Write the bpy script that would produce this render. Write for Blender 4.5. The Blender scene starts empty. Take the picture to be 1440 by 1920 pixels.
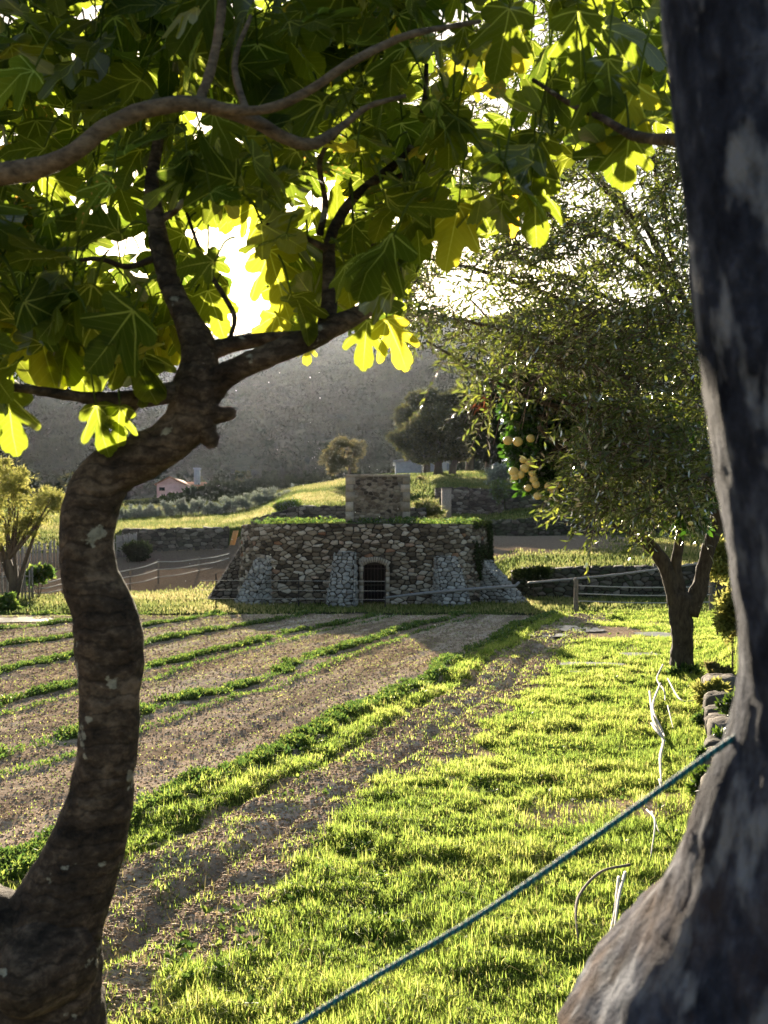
import bpy, math, random
import numpy as np
from mathutils import Vector
random.seed(7); rng = np.random.default_rng(7)
C = bpy.context.scene
col = C.collection

# ------------------------------------------------------------------ camera, sky, sun, exposure
FPX, HOR, EYE = 2000.0, 1015.0, 2.0
cd = bpy.data.cameras.new('camera'); cam = bpy.data.objects.new('camera', cd); col.objects.link(cam); C.camera = cam
cd.sensor_fit = 'VERTICAL'; cd.sensor_height = 36; cd.sensor_width = 27; cd.lens = 36*FPX/1920
cd.shift_y = (HOR-960)/1920; cam.location = (0, 0, EYE); cam.rotation_euler = (math.pi/2, 0, 0)
cd.clip_start = 0.05; cd.clip_end = 5000
cd.dof.use_dof = True; cd.dof.focus_distance = 6.0; cd.dof.aperture_fstop = 7.0
SUN = Vector((-0.135, 1, 0.2375)).normalized()
elev = math.asin(SUN.z); azim = math.atan2(SUN.x, SUN.y)
w = bpy.data.worlds.new('World'); C.world = w; w.use_nodes = True
wt = w.node_tree; bg = wt.nodes['Background']
sky = wt.nodes.new('ShaderNodeTexSky'); sky.sky_type = 'NISHITA'; sky.sun_disc = False
sky.sun_elevation = elev; sky.sun_rotation = azim; sky.dust_density = 1.5; sky.air_density = 1.0
wt.links.new(sky.outputs[0], bg.inputs[0]); bg.inputs[1].default_value = 0.05
sl = bpy.data.lights.new('sun', 'SUN'); sl.energy = 5.0; sl.angle = math.radians(0.53); sl.color = (1, 0.85, 0.64)
so = bpy.data.objects.new('sun', sl); col.objects.link(so); so.rotation_euler = SUN.to_track_quat('Z', 'Y').to_euler(); so.location = (0, 0, 60)
vs = C.view_settings; vs.view_transform = 'Standard'; vs.look = 'None'; vs.exposure = 2.12; vs.gamma = 1
cy = C.cycles
cy.max_bounces = 6; cy.diffuse_bounces = 3; cy.glossy_bounces = 2; cy.transmission_bounces = 4; cy.volume_bounces = 1; cy.transparent_max_bounces = 6
cy.sample_clamp_indirect = 6; cy.sample_clamp_direct = 40
try: cy.use_denoising = True
except Exception: pass

# ------------------------------------------------------------------ helpers
def W(x, y, Y): return ((x-720)/FPX*Y, Y, EYE+(HOR-y)/FPX*Y)      # photo pixel at depth Y -> a point
def hsh(ix, iy, iz, s):
    h = (ix.astype(np.int64)*374761393 + iy.astype(np.int64)*668265263 + iz.astype(np.int64)*2147483647 + s*974711) & 0xffffffff
    h = ((h ^ (h >> 13))*1274126177) & 0xffffffff
    return ((h ^ (h >> 16)) & 0xffff)/65535.0
def vnoise(x, y, z=None, s=0):
    x = np.asarray(x, float); y = np.asarray(y, float); z = np.zeros_like(x) if z is None else np.asarray(z, float)
    xi, yi, zi = np.floor(x), np.floor(y), np.floor(z); fx, fy, fz = x-xi, y-yi, z-zi
    fx, fy, fz = [f*f*(3-2*f) for f in (fx, fy, fz)]; r = 0
    for a in (0, 1):
        for b in (0, 1):
            for c in (0, 1):
                r = r + hsh(xi+a, yi+b, zi+c, s)*np.abs(1-a-fx)*np.abs(1-b-fy)*np.abs(1-c-fz)
    return r
def fbm(x, y, z=None, s=0, o=3):
    r = 0; t = 0; k = 1.0
    for i in range(o):
        r = r+vnoise(np.asarray(x)*2**i+17*i, np.asarray(y)*2**i, None if z is None else np.asarray(z)*2**i, s+i)*k; t += k; k *= .5
    return r/t
def sstep(a, b, x): t = np.clip((x-a)/(b-a), 0, 1); return t*t*(3-2*t)

class MB:
    def __init__(s): s.v = []; s.t = []; s.q = []; s.c = []; s.uv = []; s.n = 0
    def add(s, v, tris=None, quads=None, tint=None, uv=None):
        v = np.asarray(v, float).reshape(-1, 3); k = len(v)
        if tris is not None and len(tris): s.t.append(np.asarray(tris).reshape(-1, 3)+s.n)
        if quads is not None and len(quads): s.q.append(np.asarray(quads).reshape(-1, 4)+s.n)
        c = np.zeros((k, 4)); c[:, 3] = 1
        c[:, :3] = 0.5 if tint is None else tint
        s.v.append(v); s.c.append(c); s.uv.append(np.zeros((k, 2)) if uv is None else np.asarray(uv).reshape(-1, 2)); s.n += k
    def poly(s, verts, faces, tint=None):
        T = []; Q = []
        for f in faces:
            if len(f) == 4: Q.append(f)
            else:
                for i in range(1, len(f)-1): T.append((f[0], f[i], f[i+1]))
        s.add(verts, T, Q, tint)
    def build(s, name, mat, parent=None, smooth=False):
        me = bpy.data.meshes.new(name); V = np.concatenate(s.v)
        T = np.concatenate(s.t) if s.t else np.zeros((0, 3), int); Q = np.concatenate(s.q) if s.q else np.zeros((0, 4), int)
        me.vertices.add(len(V))
        org = np.zeros(3)
        if parent is None:
            lo, hi = V.min(0), V.max(0); org = np.array([(lo[0]+hi[0])/2, (lo[1]+hi[1])/2, lo[2]])
        else: org = np.array(parent.matrix_world.translation) if parent.parent is None else np.array(parent.location)+np.array(parent.parent.location)
        me.vertices.foreach_set('co', (V-org).ravel().astype(np.float32))
        L = np.concatenate([T.ravel(), Q.ravel()]).astype(np.int32); me.loops.add(len(L)); me.loops.foreach_set('vertex_index', L)
        nt, nq = len(T), len(Q); me.polygons.add(nt+nq)
        st = np.concatenate([np.arange(nt)*3, nt*3+np.arange(nq)*4]).astype(np.int32); me.polygons.foreach_set('loop_start', st)
        if smooth: me.polygons.foreach_set('use_smooth', np.ones(nt+nq, bool))
        me.update(calc_edges=True)
        a = me.attributes.new('tint', 'FLOAT_COLOR', 'POINT'); a.data.foreach_set('color', np.concatenate(s.c).ravel().astype(np.float32))
        a = me.attributes.new('luv', 'FLOAT2', 'POINT'); a.data.foreach_set('vector', np.concatenate(s.uv).ravel().astype(np.float32))
        me.materials.append(mat); o = bpy.data.objects.new(name, me); col.objects.link(o)
        o.location = org
        if parent is not None: o.parent = parent; o.location = (0, 0, 0)
        return o
    def box(s, c, h, rz=0, tint=None, lean=(0, 0)):
        x, y, z = h; P = np.array([(sx*x, sy*y, sz*z) for sz in (-1, 1) for sx, sy in ((-1, -1), (1, -1), (1, 1), (-1, 1))], float)
        P[:, 0] += (P[:, 2]+z)*lean[0]; P[:, 1] += (P[:, 2]+z)*lean[1]
        a, b = math.cos(rz), math.sin(rz); P = np.stack([P[:, 0]*a-P[:, 1]*b, P[:, 0]*b+P[:, 1]*a, P[:, 2]], 1)+np.array(c)
        s.add(P, quads=[(0, 3, 2, 1), (4, 5, 6, 7), (0, 1, 5, 4), (1, 2, 6, 5), (2, 3, 7, 6), (3, 0, 4, 7)], tint=tint)
    def tube(s, pts, rad, sides=8, step=None, rough=0.0, fr=6.0, seed=0, tint=None, lump=0.0):
        P = np.asarray(pts, float); R = np.asarray(rad, float) if np.ndim(rad) else np.full(len(P), float(rad))
        P, R = resample(P, R, step or max(R.mean()*1.2, .01))
        T = np.gradient(P, axis=0); T /= np.linalg.norm(T, axis=1)[:, None]+1e-9
        n = np.cross(T[0], (0.3, 0.2, 1)); n /= np.linalg.norm(n)+1e-9; Ns = []
        for t in T: n = n-t*np.dot(n, t); n /= np.linalg.norm(n)+1e-9; Ns.append(n.copy())
        Ns = np.array(Ns); B = np.cross(T, Ns); an = np.linspace(0, 2*math.pi, sides, endpoint=False)
        D = Ns[:, None]*np.cos(an)[None, :, None]+B[:, None]*np.sin(an)[None, :, None]
        rr = R[:, None]*np.ones(sides)[None]
        if rough or lump:
            Q = P[:, None]+D*R[:, None, None]
            if lump: rr = rr*(1+lump*(fbm(Q[..., 0]*fr/3+seed, Q[..., 1]*fr/3, Q[..., 2]*fr/3, s=seed+5, o=2)-.5)*2)
            if rough: rr = rr*(1+rough*(fbm(Q[..., 0]*fr*2+seed, Q[..., 1]*fr*2, Q[..., 2]*fr*2, s=seed)-.5)*2)
        V = (P[:, None]+D*rr[..., None]).reshape(-1, 3); m = len(P)
        i = np.arange(m-1)[:, None]*sides; j = np.arange(sides)[None]; j2 = (j+1) % sides
        q = np.stack([i+j, i+j2, i+sides+j2, i+sides+j], -1).reshape(-1, 4)
        V = np.vstack([V, P[0]-T[0]*R[0]*.3, P[-1]+T[-1]*R[-1]*.5]); nb = m*sides
        j = np.arange(sides); j2 = (j+1) % sides
        t = np.concatenate([np.stack([j2, j, np.full(sides, nb)], 1), np.stack([(m-1)*sides+j, (m-1)*sides+j2, np.full(sides, nb+1)], 1)])
        s.add(V, t, q, tint)
def resample(P, R, step):
    if len(P) > 2:
        out = []; ro = []
        E = np.vstack([2*P[0]-P[1], P, 2*P[-1]-P[-2]]); F = np.concatenate([[R[0]], R, [R[-1]]])
        for i in range(1, len(E)-2):
            n = max(2, int(np.linalg.norm(E[i+1]-E[i])/step)); t = np.linspace(0, 1, n, endpoint=False)[:, None]
            out.append(.5*((2*E[i])+(-E[i-1]+E[i+1])*t+(2*E[i-1]-5*E[i]+4*E[i+1]-E[i+2])*t**2+(-E[i-1]+3*E[i]-3*E[i+1]+E[i+2])*t**3))
            ro.append((F[i]+(F[i+1]-F[i])*t[:, 0]))
        return np.vstack(out+[P[-1:]]), np.concatenate(ro+[R[-1:]])
    n = max(2, int(np.linalg.norm(P[1]-P[0])/step)+1); t = np.linspace(0, 1, n)
    return P[0]+(P[1]-P[0])*t[:, None], R[0]+(R[1]-R[0])*t

def tag(o, label=None, cat=None, group=None, kind=None):
    if label: o['label'] = label
    if cat: o['category'] = cat
    if group: o['group'] = group
    if kind: o['kind'] = kind
    return o
def empty(name, loc, label=None, cat=None, group=None):
    o = bpy.data.objects.new(name, None); o.location = loc; col.objects.link(o); o.empty_display_size = .2
    bpy.context.view_layer.update(); return tag(o, label, cat, group)

# ------------------------------------------------------------------ materials
class NT:
    def __init__(s, name):
        s.m = bpy.data.materials.new(name); s.m.use_nodes = True; s.t = s.m.node_tree; s.t.nodes.clear()
        s.out = s.t.nodes.new('ShaderNodeOutputMaterial')
    def n(s, ty, ins=None, **kw):
        nd = s.t.nodes.new('ShaderNode'+ty)
        for k, v in kw.items(): setattr(nd, k, v)
        for k, v in (ins or {}).items():
            if isinstance(v, bpy.types.NodeSocket): s.t.links.new(v, nd.inputs[k])
            elif v is not None: nd.inputs[k].default_value = v
        return nd
    def math(s, op, a, b=None, c=None):
        return s.n('Math', {0: a, 1: b, 2: c} if c is not None else ({0: a} if b is None else {0: a, 1: b}), operation=op).outputs[0]
    def ramp(s, f, stops):
        nd = s.n('ValToRGB', {0: f}); e = nd.color_ramp.elements
        while len(e) < len(stops): e.new(.5)
        for k, (p, c) in enumerate(stops): e[k].position = p; e[k].color = tuple(c)+(1,)
        return nd.outputs[0]
    def mix(s, f, a, b, mode='MIX'):
        nd = s.n('Mix', data_type='RGBA', blend_type=mode)
        for k, v in ((0, f), (6, a), (7, b)):
            if isinstance(v, bpy.types.NodeSocket): s.t.links.new(v, nd.inputs[k])
            else: nd.inputs[k].default_value = v if k == 0 else tuple(v)+(1,)
        return nd.outputs[2]
    def pos(s): return s.n('NewGeometry').outputs['Position']
    def noise(s, sc, vec=None, det=4, rough=.6): return s.n('TexNoise', {'Vector': vec if vec is not None else s.pos(), 'Scale': sc, 'Detail': det, 'Roughness': rough}).outputs[0]
    def tint(s):
        a = s.n('Attribute', attribute_name='tint'); x = s.n('SeparateColor', {0: a.outputs[0]}); return a.outputs[0], x.outputs[0], x.outputs[1], x.outputs[2]
    def bump(s, h, st=.5, d=.02): return s.n('Bump', {'Height': h, 'Strength': st, 'Distance': d}).outputs[0]
    def scaled(s, v): return s.n('Mapping', {'Vector': s.pos(), 'Scale': v}).outputs[0]
    def pbr(s, c, rough=.9, nrm=None, spec=.3, **kw):
        ins = {'Base Color': c if isinstance(c, bpy.types.NodeSocket) else tuple(c)+(1,), 'Roughness': rough, 'Specular IOR Level': spec}
        if nrm is not None: ins['Normal'] = nrm
        ins.update(kw); b = s.n('BsdfPrincipled', ins); s.t.links.new(b.outputs[0], s.out.inputs[0]); return s.m

def leaf_mat(name, stops, trans=.55, gloss=.25, rough=.35, tcol=(1.5, 1.6, .6), veins=False):
    g = NT(name); _, r, gg, b = g.tint()
    c = g.ramp(r, stops)
    if veins:
        a = g.n('Attribute', attribute_name='luv'); x = g.n('SeparateXYZ', {0: a.outputs['Vector']}); u = g.math('ABSOLUTE', x.outputs[0]); v = x.outputs[1]
        m = None
        for ang in (0, 38, 82):
            sa, ca = math.sin(math.radians(ang)), math.cos(math.radians(ang))
            d = g.math('ABSOLUTE', g.math('SUBTRACT', g.math('MULTIPLY', u, ca), g.math('MULTIPLY', v, sa)))
            al = g.math('ADD', g.math('MULTIPLY', u, sa), g.math('MULTIPLY', v, ca))
            k = g.math('MULTIPLY', g.math('LESS_THAN', g.math('ADD', d, g.math('MULTIPLY', al, .010)), .012), g.math('GREATER_THAN', al, -.01))
            m = k if m is None else g.math('MAXIMUM', m, k)
        # side veins: fine chevrons either side of the midrib
        wv = g.math('SINE', g.math('MULTIPLY', g.math('SUBTRACT', v, g.math('MULTIPLY', u, .75)), 60))
        m = g.math('MAXIMUM', m, g.math('MULTIPLY', g.math('GREATER_THAN', wv, .97), .2))
        c = g.mix(g.math('MULTIPLY', m, .32), c, (.28, .34, .12))
        n2 = g.noise(9, a.outputs['Vector'], 3); c = g.mix(g.math('MULTIPLY', g.math('GREATER_THAN', g.math('MULTIPLY', n2, gg), .57), .8), c, (.16, .09, .03))
    else:
        n2 = g.noise(1.3, None, 2); c = g.mix(g.math('MULTIPLY', n2, .35), c, (.02, .03, .008))
    tc = g.n('Mix', {0: 1.0, 6: c, 7: tuple(tcol)+(1,)}, data_type='RGBA', blend_type='MULTIPLY', clamp_result=False).outputs[2]
    d = g.n('BsdfDiffuse', {0: c}); t = g.n('BsdfTranslucent', {0: tc}); mx = g.n('MixShader', {0: trans, 1: d.outputs[0], 2: t.outputs[0]})
    gl = g.n('BsdfGlossy', {0: (.8, .8, .8, 1), 'Roughness': rough}); f = g.n('Fresnel', {0: 1.45}); f2 = g.math('MULTIPLY', f.outputs[0], gloss*2)
    mm = g.n('MixShader', {0: f2, 1: mx.outputs[0], 2: gl.outputs[0]}); g.t.links.new(mm.outputs[0], g.out.inputs[0]); return g.m

M = {}
M['fig_leaf'] = leaf_mat('fig leaf', [(0, (.016, .030, .004)), (.75, (.040, .056, .006)), (.93, (.11, .115, .011)), (1, (.20, .12, .012))], .55, .06, .45, (8.6, 7.4, 4.6), True)
M['olive_leaf'] = leaf_mat('olive leaf', [(0, (.038, .058, .022)), (.6, (.08, .11, .038)), (1, (.14, .16, .06))], .42, .28, .33, (3.3, 3.0, 1.2))
M['citrus_leaf'] = leaf_mat('citrus leaf', [(0, (.02, .06, .012)), (1, (.05, .12, .02))], .4, .4, .3, (2.2, 2.2, .8))
M['oak_leaf'] = leaf_mat('oak leaf', [(0, (.03, .038, .016)), (1, (.09, .09, .04))], .45, .03, .45, (2.6, 2.5, 1.7))
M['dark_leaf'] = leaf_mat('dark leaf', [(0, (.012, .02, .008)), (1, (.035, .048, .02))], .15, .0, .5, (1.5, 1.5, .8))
M['silver_leaf'] = leaf_mat('silver leaf', [(0, (.13, .16, .14)), (1, (.28, .32, .28))], .45, .03, .5, (1.3, 1.3, 1.1))
M['scrub'] = leaf_mat('scrub leaf', [(0, (.015, .022, .013)), (.6, (.04, .05, .03)), (1, (.08, .085, .05))], .1, .0, .5, (1.3, 1.3, .9))
M['autumn_leaf'] = leaf_mat('autumn leaf', [(0, (.095, .09, .042)), (1, (.18, .165, .08))], .5, .0, .5, (2.1, 2.0, 1.7))
M['yellow_leaf'] = leaf_mat('yellow green leaf', [(0, (.11, .13, .035)), (1, (.25, .24, .07))], .55, .0, .5, (2.4, 2.3, 2.2))
M['bush_leaf'] = leaf_mat('bush leaf', [(0, (.04, .08, .02)), (1, (.10, .15, .03))], .45, .2, .45, (2.0, 2.0, .8))
M['red_leaf'] = leaf_mat('dry red leaf', [(0, (.13, .04, .025)), (1, (.20, .08, .045))], .4, .0, .5, (1.4, 1.2, 1))
M['grass'] = leaf_mat('grass blade', [(0, (.045, .08, .012)), (.55, (.11, .155, .020)), (1, (.24, .24, .06))], .6, .02, .6, (4.2, 4.0, 5.0))
M['weed'] = leaf_mat('row weed', [(0, (.02, .05, .012)), (.7, (.06, .10, .018)), (1, (.14, .17, .035))], .45, .08, .5, (3.2, 3.1, 3.0))
M['far_grass'] = leaf_mat('far grass', [(0, (.05, .075, .015)), (.6,(.12, .14, .03)), (1, (.24, .22, .07))], .55, .0, .5, (2.4, 2.25, 3.4))

def ground_mat():
    g = NT('field soil and turf'); _, r, b, k = g.tint(); n1 = g.noise(14, None, 6, .7); n2 = g.noise(70, None, 3, .7); n3 = g.noise(1.1, None, 4, .6)
    soil = g.ramp(g.math('ADD', g.math('MULTIPLY', n1, .7), g.math('MULTIPLY', n2, .3)), [(.30, (.16, .11, .072)), (.49, (.43, .30, .195)), (.62, (.75, .58, .43))])
    pale = g.ramp(n1, [(.3, (.45, .35, .26)), (.7, (.74, .60, .47))]); soil = g.mix(b, soil, pale)
    turf = g.ramp(g.math('ADD', g.math('MULTIPLY', n1, .5), g.math('MULTIPLY', n3, .5)), [(.3, (.03, .045, .012)), (.7, (.10, .12, .03))])
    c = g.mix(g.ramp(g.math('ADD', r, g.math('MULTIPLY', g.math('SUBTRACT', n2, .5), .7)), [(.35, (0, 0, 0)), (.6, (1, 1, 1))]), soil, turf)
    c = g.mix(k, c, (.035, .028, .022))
    h = g.math('ADD', g.math('MULTIPLY', n1, .6), g.math('MULTIPLY', n2, .4))
    d_ = g.n('BsdfDiffuse', {0: c, 1: .4, 2: g.bump(h, .9, .035)}); g.t.links.new(d_.outputs[0], g.out.inputs[0]); return g.m
M['ground'] = ground_mat()
def hill_mat():
    g = NT('maquis scrub'); _, r, b, k = g.tint(); n = g.noise(.12, None, 6, .75)
    c = g.ramp(g.math('ADD', g.math('MULTIPLY', n, .6), g.math('MULTIPLY', r, .4)), [(.3, (.012, .018, .012)), (.5, (.035, .045, .03)), (.68, (.08, .085, .055))])
    d_ = g.n('BsdfDiffuse', {0: c, 2: g.bump(g.noise(.5, None, 5, .7), 1.0, 1.2)}); g.t.links.new(d_.outputs[0], g.out.inputs[0]); return g.m
M['hill'] = hill_mat()
def bark(name, dark, light, lichen=(.42, .42, .36), la=.62, sc=1.0, ring=False):
    g = NT(name); v = g.scaled((1, 1, 2.0) if ring else (1, 1, .28)); n1 = g.noise(22*sc, v, 6, .7); n2 = g.noise(5*sc, None, 3); n3 = g.noise(9*sc, g.scaled((1, 1, 1.6)), 3, .5)
    c = g.ramp(g.math('ADD', g.math('MULTIPLY', n1, .7), g.math('MULTIPLY', n2, .3)), [(.34, dark), (.62, light)])
    lm = g.ramp(n3, [(la, (0, 0, 0)), (la+.025, (1, 1, 1))])
    c = g.mix(g.math('MULTIPLY', lm, .85), c, g.ramp(g.noise(60), [(.3, tuple(x*.6 for x in lichen)), (.6, lichen)]))
    return g.pbr(c, .9, g.bump(n1, .7, .012), .2)
def fig_bark():
    g = NT('fig bark'); n1 = g.noise(45, g.scaled((1, 1, 1.3)), 5, .7); n2 = g.noise(10, g.scaled((1, 1, 1.6)), 4, .6)
    wv = g.n('TexWave', {'Vector': g.pos(), 'Scale': 9.0, 'Distortion': 7.0, 'Detail': 3.0, 'Detail Scale': 1.4}, bands_direction='Z').outputs['Fac']; ring = g.ramp(wv, [(.0, (0, 0, 0)), (.12, (1, 1, 1))])
    f = g.math('ADD', g.math('MULTIPLY', n1, .45), g.math('MULTIPLY', n2, .55)); c = g.ramp(f, [(.36, (.010, .007, .005)), (.5, (.055, .038, .026)), (.64, (.17, .125, .088))]); c = g.mix(.45, c, ring, 'MULTIPLY')
    lm = g.ramp(g.math('ADD', g.noise(12, g.scaled((1, 1, 1.3)), 3, .5), g.math('MULTIPLY', g.math('SUBTRACT', n1, .5), .18)), [(.655, (0, 0, 0)), (.68, (.8, .8, .8))])
    c = g.mix(lm, c, g.ramp(n1, [(.35, (.16, .155, .12)), (.6, (.36, .35, .28))]))
    h = g.math('ADD', g.math('MULTIPLY', f, 1.0), g.math('MULTIPLY', wv, .12)); return g.pbr(c, .88, g.bump(h, 1.0, .02), .25)
M['fig_bark'] = fig_bark()
M['fig_bark_upper'] = bark('fig bough bark', (.02, .014, .010), (.20, .15, .10), (.30, .26, .2), .72, 2.0, True)
def big_bark():
    g = NT('blue grey trunk bark'); n1 = g.noise(38, g.scaled((1, 1, .55)), 5, .7); n2 = g.noise(9, g.scaled((1, 1, .8)), 4, .6); n3 = g.noise(17, g.scaled((1, 1, .5)), 4, .55)
    c = g.ramp(g.math('ADD', g.math('MULTIPLY', n1, .5), g.math('MULTIPLY', n2, .5)), [(.36, (.005, .006, .011)), (.5, (.024, .028, .044)), (.64, (.08, .088, .12))])
    c = g.mix(g.ramp(n3, [(.53, (0, 0, 0)), (.64, (.8, .8, .8))]), c, (.21, .22, .25)); zz = g.n('SeparateXYZ', {0: g.pos()}).outputs[2]; low = g.n('MapRange', {0: zz, 1: 1.75, 2: 1.45, 3: 0.0, 4: 1.0}).outputs[0]; c = g.mix(g.math('MULTIPLY', g.ramp(g.noise(5), [(.40, (0, 0, 0)), (.6, (.75, .75, .75))]), low), c, (.12, .075, .048))  # brown bark patches on the foot also paint in its warm sunlight
    return g.pbr(c, .95, g.bump(n1, 1.0, .02), .1)
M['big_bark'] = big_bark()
M['olive_bark'] = bark('olive bark', (.018, .014, .011), (.09, .07, .05), (.2, .19, .16), .70, 1.2)
M['twig'] = bark('twig bark', (.04, .028, .02), (.16, .11, .08), (.2, .18, .15), .8)
M['far_bark'] = bark('far bark', (.03, .024, .018), (.12, .09, .06), (.2, .18, .15), .8, .3)
def stone_mat(name, stops, sc=1.0):
    g = NT(name); _, r, b, k = g.tint(); c = g.ramp(r, stops); n = g.noise(9*sc, None, 6, .75); n2 = g.noise(2.2, None, 3)
    c = g.mix(.55, c, g.ramp(n, [(.3, (.3, .3, .3)), (.7, (1.1, 1.1, 1.1))]), 'MULTIPLY')
    c = g.mix(g.ramp(g.math('ADD', g.math('MULTIPLY', n2, .6), g.math('MULTIPLY', n, .4)), [(.60, (0, 0, 0)), (.68, (.5, .5, .5))]), c, (.26, .26, .22))
    c = g.mix(b, c, (.035, .045, .02))
    return g.pbr(c, .9, g.bump(n, .8, .025), .2)
ST = [(0, (.05, .04, .03)), (.35, (.16, .125, .09)), (.6, (.27, .225, .17)), (.9, (.48, .43, .36)), (.97, (.24, .12, .07)), (1, (.30, .17, .10))]
M['stone'] = stone_mat('rubble stone', ST)
M['grey_stone'] = stone_mat('grey rubble stone', [(0, (.10, .09, .078)), (.5, (.26, .245, .22)), (1, (.46, .44, .40))])
M['dark_stone'] = stone_mat('terrace stone', [(0, (.05, .04, .035)), (.6, (.15, .12, .10)), (1, (.30, .26, .22))])
M['ashlar'] = stone_mat('dressed stone', [(0, (.20, .165, .12)), (.5, (.32, .27, .21)), (1, (.44, .38, .31))])
def plain(name, c, rough=.8, nz=8, amt=.35, bump=.3, **kw):
    g = NT(name); n = g.noise(nz, None, 5, .65); cc = g.mix(amt, tuple(c), g.mix(1.0, tuple(c), g.ramp(n, [(.3, (.3, .3, .3)), (.7, (1.35, 1.35, 1.35))]), 'MULTIPLY'))
    return g.pbr(cc, rough, g.bump(n, bump, .01), .3, **kw)
M['mortar'] = plain('old lime mortar', (.03, .024, .018), .95, 20, .7)
M['void'] = plain('dark vault', (.004, .004, .004), .95)
M['iron'] = plain('rusty iron', (.02, .015, .013), .7, 40)
M['pipe'] = plain('grey pipe', (.22, .21, .21), .5, 10)
M['wood'] = plain('weathered wood', (.20, .16, .12), .85, 25, .7)
M['greywood'] = plain('grey palings', (.24, .22, .20), .85, 25, .7)
M['freshwood'] = plain('yellow wood', (.50, .28, .11), .8, 25, .4)
M['rope'] = plain('pale rope', (.40, .37, .33), .8, 60)
M['plaster'] = plain('grey blue plaster', (.33, .36, .42), .9, 3, .4)
M['pinkwall'] = plain('pink render', (.60, .33, .32), .9, 2, .2)
M['tiles'] = plain('clay tiles', (.34, .14, .08), .85, 4, .6)
M['pillar'] = plain('rough concrete', (.34, .27, .22), .9, 12, .6)
M['clod'] = plain('soil clod', (.36, .26, .17), .95, 30, .8)
M['fruit'] = plain('pale yellow rind', (.72, .56, .20), .45, 30, .15, .2)
M['bleached'] = plain('bleached wood', (.62, .57, .50), .8, 30, .4)
M['sheetmetal'] = plain('grey roof sheet', (.30, .32, .36), .6, 4, .4)
M['white'] = plain('white paint', (.7, .7, .7), .7)
def rope_mat():
    g = NT('teal rope'); w_ = g.n('TexWave', {'Vector': g.pos(), 'Scale': 45, 'Distortion': 1.0}, bands_direction='DIAGONAL').outputs['Fac'] if False else g.n('TexWave', {'Vector': g.pos(), 'Scale': 45, 'Distortion': 1.0}).outputs['Fac']
    return g.pbr(g.ramp(w_, [(.2, (.0, .06, .085)), (.8, (.008, .17, .21))]), .6, g.bump(w_, .8, .003), .4)
M['teal'] = rope_mat()
g = NT('puddle water'); M['water'] = g.pbr(g.ramp(g.noise(6), [(.4, (.12, .11, .10)), (.6, (.3, .3, .3))]), .28, g.bump(g.noise(18, None, 3), .25, .006), .6)
g = NT('midge'); M['midge'] = g.pbr((.8, .75, .65), .5)

# ------------------------------------------------------------------ terrain
def y2z(Y, y): return EYE+(HOR-y)/FPX*Y
# profiles of ground along sight lines: (depth, photo row) -> height
COLS = [
 (-500, [(30, None), (44, None), (62, 1040), (85, 985), (100, 960), (150, 915)]),
 (180,  [(30, None), (44, None), (60, 1036), (66, 1005), (85, 972), (100, 958), (150, 940)]),
 (225,  [(30, None), (44, None), (60, 1036), (60.6, 995), (85, 968), (100, 950), (150, 938)]),
 (425,  [(30, None), (44, None), (60, 1030), (60.6, 992), (85, 962), (100, 938), (150, 915)]),
 (470,  [(30, None), (42, None), (59, 1010), (60, 985), (85, 955), (100, 930), (150, 903)]),
 (560,  [(30, None), (42, None), (59, 1000), (59.6, 952), (85, 920), (100, 912), (150, 900)]),
 (700,  [(30, None), (42, None), (59, 1000), (59.6, 952), (85, 905), (100, 893), (150, 895)]),
 (800,  [(30, None), (42, None), (59, 1000), (65, 970), (74, 948), (76, 930), (85, 912), (100, 890), (150, 885)]),
 (825,  [(30, None), (42, None), (59, 1000), (65, 972), (74, 965), (74.6, 917), (85, 905), (100, 887), (150, 882)]),
 (915,  [(30, None), (38, None), (60, 1012), (65, 1004), (65.6, 980), (74, 965), (74.6, 917), (85, 905), (100, 887), (150, 880)]),
 (975,  [(30, None), (38, None), (38.6, 1068), (65, 1005), (65.6, 975), (74, 955), (74.6, 918), (100, 887), (150, 875)]),
 (1200, [(30, None), (38, None), (38.6, 1062), (65, 1002), (65.6, 960), (74, 942), (74.6, 912), (100, 880), (150, 870)]),
 (2200, [(30, None), (38, None), (38.6, 1055), (65, 995), (65.6, 955), (74, 935), (74.6, 905), (100, 872), (150, 860)]),
]
def terr0(X, Y):
    X = np.asarray(X, float); Y = np.asarray(Y, float); Ys = np.maximum(Y, 1e-3); px = 720+FPX*X/Ys
    zs = []
    for p, pr in COLS:
        yy = [a for a, b in pr]; zz = [0.0 if b is None else y2z(a, b) for a, b in pr]
        yy += [260, 1200]; zz += [zz[-1]+3, zz[-1]+3]
        zs.append(np.interp(Ys, yy, zz))
    zs = np.array(zs); ps = np.array([p for p, _ in COLS], float); k = np.clip(np.searchsorted(ps, px)-1, 0, len(ps)-2)
    t = np.clip((px-ps[k])/(ps[k+1]-ps[k]), 0, 1); a = np.take_along_axis(zs, k[None], 0)[0]; b = np.take_along_axis(zs, (k+1)[None], 0)[0]
    z = a+(b-a)*t
    return np.where(Y < 30, 0.0, z)
RS = 0.2915
PUD = [(1075, 1180, .75, .9, 'shaded', 1), (1030, 1190, .5, .5, 's', 2), (1112, 1248, .62, .32, 'b', 3), (1202, 1228, .38, .35, 'c', 4), (1092, 1263, .3, .13, 'd', 5), (30, 1162, 1.2, 1.0, 'e', 6), (1238, 1190, .6, .7, 'f', 7)]
ROWS = [-4.05, -6.45, -8.6, -10.6, -12.9, -15.2, -17.6]
def uu(X, Y): return X-RS*Y+.10*np.sin(Y*.35)+.05*np.sin(Y*1.1)
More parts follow.
